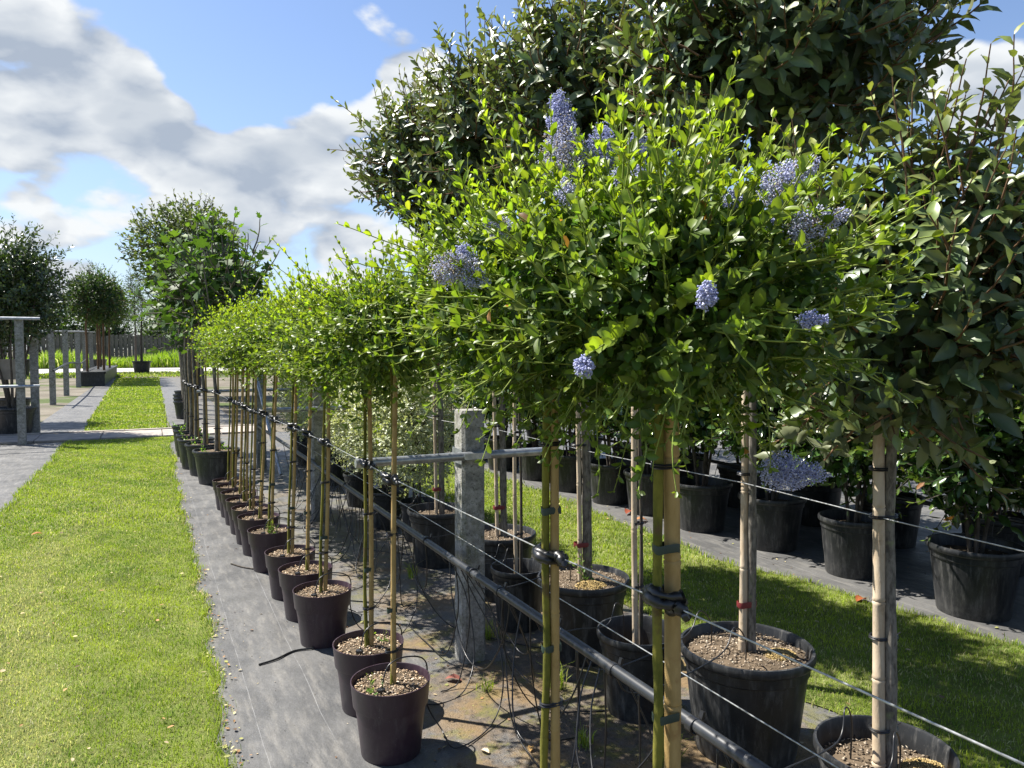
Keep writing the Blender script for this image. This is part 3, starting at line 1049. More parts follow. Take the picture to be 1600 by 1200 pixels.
def cean_tree(i, px, py, cx, cy, Rr, zc, Rz, n, slen, leaf, tpl, nleaf, where, near=False, nfill=600, lead=9, reach=()):
    rg = np.random.default_rng(100 + i)
    root = thing('ceanothus_tree', (px, py, .27), 'lime green ceanothus standard ' + where, 'tree', 'ceanothus standards along the purple pots')
    d = np.array([cx - px, cy - py]) / (WZ - .27)
    z1 = zc - Rz * .55
    top = np.array([px, py]) + d * (z1 - .27)
    so_, sy = (.012, 0.0) if near else (.0075 * (1 if i % 3 else -1), .008)
    trunk(root, [(px - so_, py - .01 + sy, .27), (px + d[0] * .25 - so_ * 1.5, py + d[1] * .25 + .005 + sy, .52), (px + d[0] * .55 - so_, py + d[1] * .55 - .004 + sy, .82), (cx - so_ * 1.1, cy + sy, WZ), (top[0] - .005, top[1], z1), (top[0], top[1], zc)],
          [.0125, .0105, .0105, .010, .0105, .007] if near else [.010, .0078, .0075, .0072, .0075, .005], M['stem'], 9, rg, .08)
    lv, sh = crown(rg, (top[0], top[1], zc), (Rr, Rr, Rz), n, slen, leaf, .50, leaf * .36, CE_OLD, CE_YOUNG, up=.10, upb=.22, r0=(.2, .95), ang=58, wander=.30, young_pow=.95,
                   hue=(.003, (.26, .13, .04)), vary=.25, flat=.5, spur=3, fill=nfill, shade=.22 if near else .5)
    for k in range(lead):
        a2 = rg.uniform(0, 6.28)
        rr = rg.uniform(.1, .8) * Rr
        grow(rg, lv, sh, np.array([top[0] + math.cos(a2) * rr, top[1] + math.sin(a2) * rr, zc + Rz * .45]), np.array([math.cos(a2) * rr * 1.6, math.sin(a2) * rr * 1.6, rg.uniform(-.05, .8)]), slen * rg.uniform(1.1, 1.9), leaf * .9, .5, leaf * .28,
             np.array(CE_YOUNG) * .6, np.array(CE_YOUNG), up=.15, wander=.15, ang=50, t0=.02, young_pow=.7, spur=3)
    for tgt in reach:
        tgt = np.array(tgt)
        st = np.array([top[0], top[1], zc]) * .55 + tgt * .45
        grow(rg, lv, sh, st, tgt - st + np.array([0, 0, .02]), np.linalg.norm(tgt - st) * .98, leaf, .56, leaf * .42, np.array(CE_YOUNG) * .5, np.array(CE_YOUNG), up=0, wander=.05, ang=52, young_pow=.8, spur=3)
    plant(root, lv, sh, tpl, M['cean'], M['shoot'], (.0023, .0010), nleaf)
    lim = MB()
    for k in range(7):
        a2 = k * 2.4 + rg.uniform(0, .5)
        e = np.array([top[0] + math.cos(a2) * Rr * .6, top[1] + math.sin(a2) * Rr * .6, zc + rg.uniform(-.3, .6) * Rz])
        st = np.array([top[0], top[1], z1 + rg.uniform(-.03, .08)])
        lb = MB()
        lb.tube(curve_pts([st, st * .5 + e * .5 + np.array([0, 0, .03]), e], 5), np.linspace(.0055, .0025, 11), 6)
        wpart('limb', lb.mesh('limb'), M['stem'], root)
    return root, top


for i, (px, py, cx, cy) in enumerate(PUR):
    k = NP - i
    where = 'in the %s purple pot counted from the tall black pots' % ORD[k]
    pot('plant_pot', px, py, .157, .292, 'collar', M['purple'], .90, 520 if i < 5 else (220 if i < 8 else 90), .008,
        'dark purple pot with deep collar, %s purple one counted from the tall black pots' % ORD[k], 'pot', 'purple pots in a row', rot=i * 1.1, variant=i % 4)
    n = [400, 380, 360, 330, 300, 280, 260, 250, 250, 250, 250, 250][i]
    tall = rng.uniform(-.03, .035)
    cean_tree(i, px, py, cx, cy, .275 + rng.uniform(-.035, .04), 1.645 + tall * 1.6, .19 + rng.uniform(-.02, .03), n, .19, .033 if i < 4 else .036, 'full' if i < 3 else 'lo', 300 if i < 4 else 0, where)
    rg = np.random.default_rng(300 + i)
    d = np.array([cx - px, cy - py]) / (WZ - .2)
    cane(px + .011, py - .004, .2, px + .011 + d[0] * 1.28, py - .004 + d[1] * 1.28, 1.50, .0115, M['bamboo'], 'tan bamboo cane ' + where, rg,
         [(WZ, 'strap', -.010, 0, .022), (.40 + .04 * (i % 3), 'band', -.010, 0, .023), (.56 + .05 * (i % 2), 'tape_green', -.009, 0, .0155), (.86, 'band', -.010, 0, .022)] if i < 7 else [(WZ, 'strap', -.010, 0, .022), (.6, 'band', -.01, 0, .022)],
         'bamboo canes of the ceanothus row')

def at_depth(px, py, dep):
    return np.array([0, 0, CAMH]) + dep * (FW + RT * (px - 800) / FPX - UP * (py - 600) / FPX)


FLOWERS = [
        (0, 880, 262, 1.72, (.02, 0, 1), .075, .075, .95), (0, 878, 208, 1.74, (-.12, 0, 1), .065, .045, .1), (0, 938, 250, 1.70, (.05, 0, 1), .055, .055, .1),
        (1, 996, 246, 1.62, (0, 0, 1), .05, .034, .15), (1, 998, 275, 1.6, (.3, 0, 1), .022, .034, .3), (1, 966, 286, 1.6, (-.2, 0, 1), .02, .032, .4),
        (0, 885, 310, 1.40, (-.1, 0, 1), .025, .04, .7), (1, 1102, 270, 1.45, (.1, 0, 1), .03, .03, .3), (1, 1140, 314, 1.35, (1, -.4, .3), .03, .03, .2),
        (1, 1208, 300, 1.32, (.8, -.35, .62), .085, .062, .65), (1, 1248, 362, 1.26, (.85, -.4, .38), .085, .055, .7), (1, 1200, 350, 1.32, (.7, -.3, .3), .03, .035, .3),
        (0, 770, 354, 1.50, (.7, -.35, -.25), .045, .038, .75), (0, 690, 420, 1.46, (.8, -.4, .1), .06, .05, .9), (0, 722, 402, 1.48, (.3, 0, 1), .02, .04, .2), (0, 735, 432, 1.45, (.6, -.3, -.3), .03, .035, .5),
        (1, 1102, 470, 1.0, (.05, -.1, 1), .028, .036, .3), (1, 1256, 500, 1.14, (1, -.4, .05), .04, .028, .05), (1, 912, 578, 1.04, (-.05, -.1, 1), .02, .036, .2),
        (1, 1208, 735, 1.50, (.9, -.4, -.12), .085, .055, .2)]     # tree, where on the crown, depth, axis, length, width, how faded
FR = []
for i, (px, py, cx, cy) in enumerate(FRONT):
    where = ['with a mossy green stem bound to a tan cane', 'beside the thickest bamboo cane of the ceanothus row'][i]
    pot('plant_pot', px, py, .157, .292, 'collar', M['purple'], .90, 220, .008, ['dark purple pot under the ceanothus with the green mossy stem', 'dark purple pot under the ceanothus with the thickest bamboo cane'][i], 'pot', 'purple pots in a row', variant=i)
    root, top = cean_tree(40 + i, px, py, cx, cy, [.33, .35][i], [1.725, 1.70][i], [.215, .21][i], [700, 860][i], [.20, .20][i], .031, 'full', 300, where, True, [2300, 3000][i], [14, 16][i], [at_depth(f[1], f[2], f[3]) for f in FLOWERS if f[0] == i])
    FR.append((root, top))
    rg = np.random.default_rng(340 + i)
    d = np.array([cx - px, cy - py]) / (WZ - .2)
    rr = [.0125, .0185][i]
    cane(px + .002 + rr, py, .2, px + .002 + rr + d[0] * 1.3, py + d[1] * 1.3, 1.52, rr, M['bamboo'],
         ['tan bamboo cane bound to a mossy green stem on the near trellis wire', 'thickest yellow bamboo cane of the ceanothus row, bound with a crumpled rubber strap'][i], rg,
         [(WZ, 'strap', -.013, 0, .03), (.84, 'tape_green', -.011, 0, .012 + rr * .7), (1.19, 'tape_green', -.011, 0, .012 + rr * .7), (1.36, 'band', -.012, 0, .028), (.70, 'band', -.012, 0, .028)],
         'bamboo canes of the ceanothus row')


rg = np.random.default_rng(77)
for (t, px, py, dep, ax, ln, wd, tone) in FLOWERS:
    ln, wd = ln * dep / 1.35, wd * dep / 1.2
    flower_cluster(FR[t][0], at_depth(px, py, dep), ax, ln, wd, rg, tone, int(900 * max(.5, ln * wd / .0022)))

# ================================================================== trellis posts, wires and the irrigation pipe
def tube_obj(name, pts, r, m, seg=8, n=1):
    b = MB()
    b.tube(pts if n == 1 else curve_pts(pts, n), r, seg)
    return obj(name, b.mesh(name, True, 60), m)


def concrete_post(x, y, h, wdt, label, arm=None, brace=False):
    root = thing('concrete_post', (x, y, 0), label, 'post', 'concrete trellis posts')
    b = MB()
    w2 = wdt / 2
    c_ = .12 * wdt
    prof = [(-w2 + c_, -w2), (w2 - c_, -w2), (w2, -w2 + c_), (w2, w2 - c_), (w2 - c_, w2), (-w2 + c_, w2), (-w2, w2 - c_), (-w2, -w2 + c_)]
    zs = [-.05, .3, .7, h - .012, h]
    vs = []
    for j, z in enumerate(zs):
        s = [1.04, 1.02, 1.0, 1.0, .94][j]
        vs += [(q[0] * s, q[1] * s, z) for q in prof]
    fs = [(j * 8 + k, j * 8 + (k + 1) % 8, (j + 1) * 8 + (k + 1) % 8, (j + 1) * 8 + k) for j in range(4) for k in range(8)] + [tuple(32 + k for k in range(8))]
    b.add(vs, fs)
    obj('pillar', b.mesh('pillar', True, 30), M['concrete'], root)
    if arm:
        xa, xb, z = arm
        ab = MB()
        yy = -w2 - .022
        ab.tube([(xa - x, yy, z), (xb - x, yy, z)], .021, 14)
        ao = obj('crossarm', ab.mesh('crossarm', True, 60), M['galv'], root)
        bb = MB()
        bb.box((-w2 - .010, -w2 * .2, z - .005), (.004, wdt * 1.0, .075))
        bb.box((0, -w2 - .047, z), (wdt * 1.15, .004, .030))
        bb.box((w2 + .008, 0, z), (.004, wdt * 1.1, .012))
        obj('bracket', bb.mesh('bracket', False), M['galv'], ao)
    if brace:
        q = MB()
        q.tube([(-.05, -.10, h * .93), (.12, -.9, .03)], .024, 12)
        obj('brace', q.mesh('brace', True, 60), M['galv'], root)
    return root


concrete_post(1.47, 3.56, 1.29, .125, 'lichened grey concrete post with galvanised crossarm, tallest beside the irrigation pipe', (.86, 1.86, 1.065))
concrete_post(1.41, 7.11, 1.29, .125, 'grey concrete post with crossarm, second along the irrigation pipe, before the silver shrubs', (.80, 1.86, 1.05))
concrete_post(1.34, 10.6, 1.29, .125, 'grey concrete post propped by a sloping galvanised brace near the tall black pots', (.55, 1.86, 1.05), True)

wire = tube_obj('trellis_wire', [(.985, .2, WZ + .005), (.945, 1.25, WZ), (.91, 1.67, WZ), (.87, 2.92, WZ), (.88, 3.34, WZ), (.88, 4.24, WZ), (.85, 5.1, WZ), (.80, 6.22, WZ), (.74, 8.08, WZ), (.70, 9.6, WZ), (.52, 12.9, WZ)], .0019, M['wire'], 6)
tag(wire, 'steel wire strung through the rubber straps of the ceanothus canes', 'wire')
wire2 = tube_obj('trellis_wire', [(2.02, -.4, 1.075), (2.06, 1.56, 1.07), (2.13, 2.3, 1.065), (2.04, 3.3, 1.07), (2.03, 4.4, 1.075), (1.95, 5.2, 1.07), (1.98, 9, 1.07)], .0019, M['wire'], 6)
tag(wire2, 'steel wire running along the bark trunks in the large rimmed pots', 'wire')
wire3 = tube_obj('pipe_support_wire', [(1.375, -.3, .66), (1.385, 3.5, .655), (1.36, 7.05, .655), (1.30, 10.5, .65)], .0019, M['wire'], 6)
tag(wire3, 'pale steel wire stretched just above the black irrigation pipe', 'wire')

PX, PZ = 1.335, .565
pipe = thing('irrigation_pipe', (PX, 3.0, 0), 'long straight black irrigation pipe with looping dripper tubes passing the concrete posts', 'pipe')
b = MB()
b.tube([(PX + .01, -.3, PZ), (PX, 2, PZ), (PX - .002, 3.5, PZ - .004), (PX, 5, PZ - .012), (PX - .01, 7, PZ), (PX - .03, 10.5, PZ)], .0185, 16)
wpart('pipe', b.mesh('pipe', True, 60), M['pipe'], pipe)
rg = np.random.default_rng(5)
for y in (.75, 1.12, 1.62, 2.02, 2.42, 2.9, 3.2, 3.85, 4.4, 5.0, 5.7, 6.4):
    b = MB()
    b.lathe([(.0195, -.014), (.0235, -.012), (.0235, .012), (.0195, .014)], 18)
    me = b.mesh('pipe_clip', True, 50)
    o = wpart('pipe_clip', me, M['rubber'], pipe)
    o.matrix_parent_inverse = Matrix.Identity(4)
    o.location = (0, y - 3.0, PZ - .003)
    o.rotation_euler = (math.pi / 2, 0, 0)
    b = MB()
    b.box((0, 0, .016), (.008, .014, .022))
    o2 = obj('clip_hook', b.mesh('clip_hook', False), M['rubber'], o)
    o2.matrix_local = Matrix.Rotation(-math.pi / 2, 4, 'X') @ Matrix.Translation((.024, 0, .007)) @ Matrix.Rotation(rad(18), 4, 'Y')


def dripper(ctrl, r=.0031):
    b = MB()
    b.tube(curve_pts(ctrl, 9), r, 6)
    wpart('dripper_tube', b.mesh('dripper_tube', True, 180), M['tube'], pipe)


for i, (px, py, cx, cy) in enumerate(PUR + FRONT):
    q = rg.uniform(-.12, .25)
    y0 = py + q
    low = rg.uniform(.008, .015)
    y0 = py + .22 + q * .4
    sw = rg.uniform(.10, .30)
    dripper([(PX, y0, PZ - .015), (PX + .07, y0 - .04, .36), (PX + .06, y0 - .16, .12), (PX - .06, y0 - .30, low), (PX - .06 - sw, py - .12, low), (px + .22, py + .02, low + .015), (px + .167, py + .05, .14),
             (px + .163, py + .04, .31), (px + .07, py - .01, .372), (px - .02, py - .04, .362), (px - .055, py - .055, .27)])
    if i < 9:
        e = MB()
        e.lathe([(.001, .286), (.016, .284), (.018, .274), (.014, .262)], 10, c=(px - .055, py - .055, 0))
        wpart('dripper_head', e.mesh('dripper_head'), M['rubber'], pipe)
for i in range(26):
    y0 = rg.uniform(.9, 8.5)
    dy = rg.uniform(-.45, .55)
    dy = rg.choice([-1, 1]) * rg.uniform(.25, .75)
    low = rg.uniform(.01, .30)
    sx = rg.uniform(-.22, .22)
    dripper([(PX, y0, PZ - .016), (PX + sx * .45, y0 + dy * .08, (PZ * .55 + low * .45)), (PX + sx * .9, y0 + dy * .28, low + .05), (PX + sx, y0 + dy * .5, low), (PX + sx * .9, y0 + dy * .75, low + .06), (PX + sx * .4, y0 + dy * .96, PZ * .6 + low * .4), (PX + .003, y0 + dy, PZ - .016)])
for i in range(16):
    y0 = rg.uniform(1.0, 6)
    sx = rg.uniform(-.3, .45)
    dy = rg.uniform(-.5, .5)
    dripper([(PX, y0, PZ - .016), (PX + .02, y0 + .02, .3), (PX + sx * .4, y0 + dy * .3, .05), (PX + sx, y0 + dy, .008), (PX + sx * 1.5, y0 + dy * 1.6, .007)])

# ================================================================== row of large rimmed pots with staked trees
EL_OLD, EL_YOUNG = (.046, .078, .032), (.23, .26, .06)
BIG = [  # x, y, pot radius, pot height, fill, label of the pot
    (2.03, 1.56, .205, .37, .80, 'large black pot with wide rim and pale sawdust beside the second lawn corner'),
    (2.13, 2.27, .262, .42, .90, 'largest black rimmed pot full of brown mulch, tall staked trunk with two dark red ties'),
    (1.93, 2.72, .185, .36, .58, 'half empty black pot with a thin trunk, between the two mulch filled rimmed pots'),
    (2.03, 3.36, .242, .41, .92, 'black rimmed pot full of mulch with a grey trunk tied low by red tape'),
    (1.90, 3.86, .165, .35, .55, 'small black pot with low soil squeezed between two larger rimmed pots'),
    (2.04, 4.42, .235, .41, .90, 'black mulch filled pot partly hidden by the lichened concrete post'),
    (1.93, 5.28, .235, .41, .86, 'black rimmed pot on the far side of the concrete post, beside the silver shrubs')]
for i, (x, y, Rt, H, fill, lab) in enumerate(BIG):
    pot('nursery_pot', x, y, Rt, H, 'rim', M['black'], fill, [500, 900, 260, 700, 150, 420, 300][i], .012 if fill > .8 else .004, lab, 'pot', 'large pots of the staked trees', GREY, rot=i * .7, variant=10 + i)


def elae_tree(i, x, y, Rt, H, fill, C, RAD, n, slen, leaf, tpl, nleaf, label, lean, cane_label, tr=.021, cr=.017, extra=()):
    rg = np.random.default_rng(500 + i)
    zs = H * fill
    root = thing('elaeagnus_tree', (x, y, zs), label, 'tree', 'staked elaeagnus trees')
    zb = C[2] - RAD[2] * .75
    tx, ty = x + lean[0], y + lean[1]
    trunk(root, [(x + .026, y - .002, zs - .02), (x + .024 + lean[0] * .3, y - .002 + lean[1] * .3, zs + (zb - zs) * .35), (tx + .022, ty - .002, zs + (zb - zs) * .7), (tx * .6 + C[0] * .4, ty * .6 + C[1] * .4, zb), (C[0], C[1], C[2] + RAD[2] * .3)],
          [tr * 1.15, tr, tr * .95, tr * .9, tr * .4], M['bark'], 10, rg, .10)
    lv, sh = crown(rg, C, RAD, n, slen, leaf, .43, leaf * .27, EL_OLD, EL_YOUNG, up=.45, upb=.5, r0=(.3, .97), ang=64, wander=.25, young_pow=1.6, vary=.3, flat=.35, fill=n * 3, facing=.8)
    for k in range(14):
        a2, q = rg.uniform(0, 6.28), rg.uniform(.2, .85)
        extra = tuple(extra) + (((C[0] + RAD[0] * q * math.cos(a2), C[1] + RAD[1] * q * math.sin(a2), C[2] + RAD[2] * (1 - q * q) ** .5 * .75), (.35 * math.cos(a2), .35 * math.sin(a2), 1), rg.uniform(.25, .42)),)
    for (st, hd, ln) in extra:
        grow(rg, lv, sh, np.array(st, float), np.array(hd, float), ln, leaf * .85, .45, leaf * .45, np.array(EL_OLD) * 1.5, np.array(EL_YOUNG), up=.1, wander=.2, ang=55)
    plant(root, lv, sh, tpl, M['elae'], M['twig'], (.0045, .002), nleaf)
    for k in range(8):
        a2 = k * 2.4
        e = np.array(C) + np.array([math.cos(a2) * RAD[0] * .65, math.sin(a2) * RAD[1] * .65, rg.uniform(-.35, .7) * RAD[2]])
        st = np.array([tx * .5 + C[0] * .5, ty * .5 + C[1] * .5, zb + rg.uniform(0, .5) * RAD[2]])
        lb = MB()
        lb.tube(curve_pts([st, st * .5 + e * .5 - np.array([0, 0, .04]), e], 6), np.linspace(tr * .5, .004, 13), 7)
        wpart('limb', lb.mesh('limb'), M['darkbark'], root)
    d = np.array(lean) / max(.4, (zs + (zb - zs) * .7 - zs))
    hc = min(zb + .15, 2.2) - zs + .12
    rb = max(tr, cr) * 1.1 + .004
    tape, band = ('tape_red', .019, -.003, rb / .78), ('band', .019, -.003, rb + .017)
    tie = [(zs + .20,) + tape, (1.10,) + band, (1.48,) + tape] if i in (1, 3, 5, 6) else [(zs + .12,) + band, (zs + .4,) + band, (1.07,) + band, (1.22,) + band]
    cane(x - .014, y + .004, zs - .12, x - .014 + d[0] * hc, y + .004 + d[1] * hc, zs - .12 + hc, cr, M['bamboo_old'], cane_label, rg, tie, 'canes of the staked trees', .3)
    return root


elae_tree(0, 2.03, 1.56, .205, .37, .80, (2.16, 1.60, 1.74), (.41, .42, .44), 310, .24, .092, 'ell', 300, 'broad leaved elaeagnus with low dense dark crown in the pot with pale sawdust', (.05, .06), 'pale bamboo cane fastened by four black bands to a mossy trunk', .018, .0195,
          [((2.02, 1.50, 2.02), (-.05, 0, 1), .36), ((2.14, 1.55, 2.05), (.1, -.05, 1), .34), ((1.82, 1.62, 1.85), (-.15, .05, 1), .34), ((2.3, 1.5, 2.0), (.3, -.1, 1), .34)])
elae_tree(1, 2.13, 2.27, .262, .42, .90, (2.27, 2.30, 2.80), (.58, .58, .50), 520, .24, .092, 'ell', 300, 'tallest elaeagnus with square dark crown high above the largest mulch filled pot', (.04, .06), 'pale bamboo cane bound by dark red tape to the tallest elaeagnus', .016, .017)
elae_tree(3, 2.03, 3.36, .242, .41, .92, (2.10, 3.42, 2.86), (.50, .50, .47), 430, .23, .090, 'ell', 300, 'elaeagnus with olive tipped high crown on a smooth grey trunk tied low with red tape', (-.02, .04), 'bamboo cane beside the smooth grey trunk with the low red tape', .023, .0125)
elae_tree(5, 2.04, 4.42, .235, .41, .90, (2.10, 4.50, 2.98), (.48, .48, .50), 400, .23, .088, 'lo', 0, 'elaeagnus rising behind the lichened concrete post with pale high crown', (-.01, .05), 'pale bamboo cane showing just past the lichened concrete post', .02, .013)
elae_tree(6, 1.93, 5.28, .235, .41, .86, (1.97, 5.38, 2.94), (.50, .50, .50), 420, .23, .088, 'lo', 0, 'last elaeagnus of the row, its crown edge against open sky beside the silver shrubs', (.0, .05), 'pale bamboo cane of the last elaeagnus beside the silver shrubs', .02, .013,
          [((1.62, 5.45, 3.10), (-.75, .4, .75), .52), ((1.60, 5.42, 2.95), (-.9, .4, .35), .42), ((1.55, 5.4, 2.8), (-.8, .3, .5), .3)])


# slim trees in the two smaller pots of that row
for i, (x, y, fill, H, lab, cl) in enumerate([(1.93, 2.72, .58, .36, 'slim young shrub on a thin dark stem in the half empty black pot', 'tall pale bamboo cane standing in the half empty black pot'),
                                             (1.90, 3.86, .55, .35, 'slim young shrub on a thin stem in the small black pot with low soil', 'pale bamboo cane standing in the small black pot with low soil')]):
    rg = np.random.default_rng(600 + i)
    zs = H * fill
    root = thing('young_tree', (x, y, zs), lab, 'tree', 'slim trees in small pots')
    trunk(root, [(x + .018, y + .01, zs - .02), (x + .024, y + .02, .8), (x + .02, y + .04, 1.3), (x + .02, y + .05, 1.7)], [.010, .008, .008, .004], M['darkbark'], 8, rg, .15)
    lv, sh = crown(rg, (x + .02, y + .05, 1.66), (.20, .20, .22), 55, .2, .055, .5, .022, (.03, .065, .016), (.12, .2, .03), up=.4, upb=.4)
    plant(root, lv, sh, 'lo', M['glossy'], M['twig'])
    cane(x - .012, y, zs - .1, x + .0, y + .05, 1.62, [.0135, .012][i], M['bamboo_old'], cl, rg, [(zs + .34, 'band', .012, 0, .026), (zs + .62 + .25 * i, 'band', .012, 0, .026), (1.12, 'band', .012, 0, .026)], 'canes of the staked trees', .28)

# tubes that rise from the pipe over the rims
for (x, y, Rt, H, fill, q) in [(2.03, 1.56, .205, .37, .80, .05), (2.03, 1.56, .205, .37, .80, -.12), (2.13, 2.27, .262, .42, .9, -.10), (2.13, 2.27, .262, .42, .9, .10), (1.93, 2.72, .185, .36, .58, .02), (2.03, 3.36, .242, .41, .92, .0),
                               (1.90, 3.86, .165, .35, .55, .05), (1.90, 3.86, .165, .35, .55, -.06), (2.04, 4.42, .235, .41, .9, 0), (1.93, 5.28, .235, .41, .86, 0)]:
    yb = y + q
    dripper([(PX, yb - .16, PZ - .015), (PX + .06, yb - .15, PZ - .09), (PX + .22, yb - .12, PZ - .11), (x - Rt * 1.0, yb - .05, H + .06), (x - Rt * .62, yb - .01, H + .13), (x - Rt * .3, yb + .02, H + .06), (x - Rt * .25, yb + .03, H * fill - .01)], .0028)

# yellow sawdust heaped at the foot of three trees
for k, (x, y, z, r, lab) in enumerate([(2.12, 1.49, .37 * .80 + .004, .085, 'pale sawdust heap in the wide black pot by the mossy trunk'), (2.23, 2.19, .42 * .9 + .006, .07, 'yellow sawdust heap in the largest mulch filled pot'), (2.02, 3.27, .41 * .92 + .006, .085, 'yellow sawdust heap at the foot of the smooth grey trunk')]):
    rg = np.random.default_rng(700 + k)
    n = 2200
    rr = r * np.sqrt(rg.uniform(0, 1, n))
    a2 = rg.uniform(0, 6.28, n)
    P = np.stack([rr * np.cos(a2), rr * np.sin(a2) * .8, .018 * (1 - (rr / r) ** 2) + rg.uniform(0, .006, n)], 1)
    s = rg.uniform(.0012, .0038, (n, 1))
    D = nrm(rg.normal(0, 1, (n, 3)))
    S = nrm(np.cross(D, rg.normal(0, 1, (n, 3))))
    V = np.stack([P - D * s, P + D * s, P + S * s, P - S * s + np.cross(D, S) * s], 1)
    T = (np.arange(n) * 4)[:, None, None] + np.array([[0, 1, 2], [0, 3, 1], [1, 3, 2], [2, 3, 0]])[None]
    c = np.array([.46, .34, .15]) * rg.uniform(.6, 1.15, (n, 1))
    o = obj('sawdust', fast_mesh('sawdust', V.reshape(-1, 3), T.reshape(-1, 3), np.repeat(c, 4, 0)), M['chips'], None, (x, y, z), 'stuff')
    tag(o, lab, 'sawdust')

# ================================================================== silver variegated shrubs further along that row
VA_OLD, VA_YOUNG = (.12, .17, .075), (.24, .29, .13)
SIL = [(2.02, 6.0), (1.90, 6.55), (2.12, 7.05), (1.92, 7.6), (2.1, 8.2), (1.95, 8.9), (2.05, 9.7), (1.95, 10.6), (2.05, 11.6)]
for i, (x, y) in enumerate(SIL):
    k = len(SIL) - i
    pot('nursery_pot', x, y, .165, .33, 'rim', M['black'], .85, 90, .01, 'black pot of a silver variegated shrub, %s counted from the paved path' % ORD[k], 'pot', 'pots of the silver shrubs', GREY, variant=30 + i % 2)
    rg = np.random.default_rng(800 + i)
    root = thing('variegated_shrub', (x, y, .28), 'bushy silver variegated shrub in a black pot, %s counted from the paved path' % ORD[k], 'shrub', 'silver variegated shrubs')
    for s in range(3):
        trunk(root, [(x + rg.normal(0, .015), y + rg.normal(0, .015), .26), (x + rg.normal(0, .05), y + rg.normal(0, .05), .7), (x + rg.normal(0, .1), y + rg.normal(0, .1), 1.2)], [.009, .007, .004], M['darkbark'], 6, name='stem')
    lv, sh = crown(rg, (x, y, 1.0 + rg.uniform(-.03, .08)), (.36, .36, .66), 620 if i < 5 else 420, .17, .036, .58, .016, VA_OLD, VA_YOUNG, up=.3, upb=.35, r0=(.35, .98), ang=58, vary=.3, fill=2500)
    plant(root, lv, sh, 'lo', M['varieg'], M['darkbark'], (.002, .001), 0, (.60, .61, .44), 3, 2)

# ================================================================== dark potted shrubs beyond the second lawn
PH_OLD, PH_YOUNG = (.040, .082, .020), (.24, .29, .045)
R3 = [(4.52, 2.05), (4.50, 2.87), (4.50, 3.75), (4.52, 4.55), (4.42, 5.29), (4.37, 6.03), (4.34, 6.62), (4.30, 7.4), (4.28, 8.2), (4.25, 9.1), (4.25, 10.1), (4.25, 11.2)]
R4 = [(5.55, 2.5), (5.5, 3.35), (5.48, 4.2), (5.5, 5.0), (5.45, 5.9), (5.45, 6.8), (5.4, 7.8), (5.4, 8.9), (5.4, 10.2)]
for row, (lst, rowname) in enumerate(((R3, 'front'), (R4, 'rear'))):
    for i, (x, y) in enumerate(lst):
        k = len(lst) - i
        Rt, H = ((.265, .42) if i % 3 < 2 else (.235, .41)) if row == 0 else (.25, .40)
        nm = 'lawn side row' if row == 0 else 'inner row'
        pot('nursery_pot', x, y, Rt, H, 'rim', M['black'], .82, 60, .004, 'large black pot beyond the shaded lawn, %s, %s from path end' % (nm, ORD[k]), 'pot', 'black pots of the %s' % nm, GREY, rot=i * .9, variant=40)
        rg = np.random.default_rng(900 + 40 * row + i)
        root = thing('photinia_shrub', (x, y, H * .8), 'glossy dark shrub with odd yellow tips, %s from path end of the %s' % (ORD[k], nm), 'shrub', 'glossy dark shrubs of the %s' % nm)
        for s in range(5):
            a2 = s * 1.26 + rg.uniform(0, .6)
            trunk(root, [(x + .03 * math.cos(a2), y + .03 * math.sin(a2), H * .78), (x + .09 * math.cos(a2), y + .09 * math.sin(a2), .75), (x + .2 * math.cos(a2), y + .2 * math.sin(a2), 1.25 + rg.uniform(0, .3))], [.013, .011, .006], M['darkbark'], 7, rg, .1, 'stem')
        hgt = [1.24, 1.20][row] + rg.uniform(-.06, .08)
        lv, sh = crown(rg, (x, y, hgt), (.50, .47, .62), [420, 380][row] if i < 8 else 260, .22, .085, .46, .028, PH_OLD, PH_YOUNG, up=.5, upb=.45, r0=(.2, .95), ang=52, wander=.25, young_pow=2.4, hue=(.02, (.16, .075, .025)), vary=.28, fill=2200, facing=.5)
        plant(root, lv, sh, 'lo', M['glossy'], M['darkbark'], (.004, .0018), 0, None, 3, 2)
p4 = thing('irrigation_pipe', (5.05, 5, 0), 'black irrigation pipe running between the two rows of dark potted shrubs', 'pipe')
b = MB()
b.tube([(5.05, -.5, .50), (5.05, 5, .48), (5.0, 11, .49)], .017, 10)
wpart('pipe', b.mesh('pipe', True, 60), M['pipe'], p4)
for i in range(7):
    y = 2.2 + i * .9
    b = MB()
    b.tube(curve_pts([(5.05, y, .49), (4.95, y - .05, .30), (4.85, y - .12, .05), (4.80, y - .1, .3), (4.76, y - .05, .47), (4.65, y, .36)], 6), .003, 6)
    wpart('dripper_tube', b.mesh('dripper_tube', True, 180), M['tube'], p4)
w4 = tube_obj('trellis_wire', [(4.55, -.5, .98), (4.5, 5, .97), (4.4, 11, .98)], .002, M['wire'], 5)
tag(w4, 'thin wire running through the stems of the lawn side row of dark shrubs', 'wire')
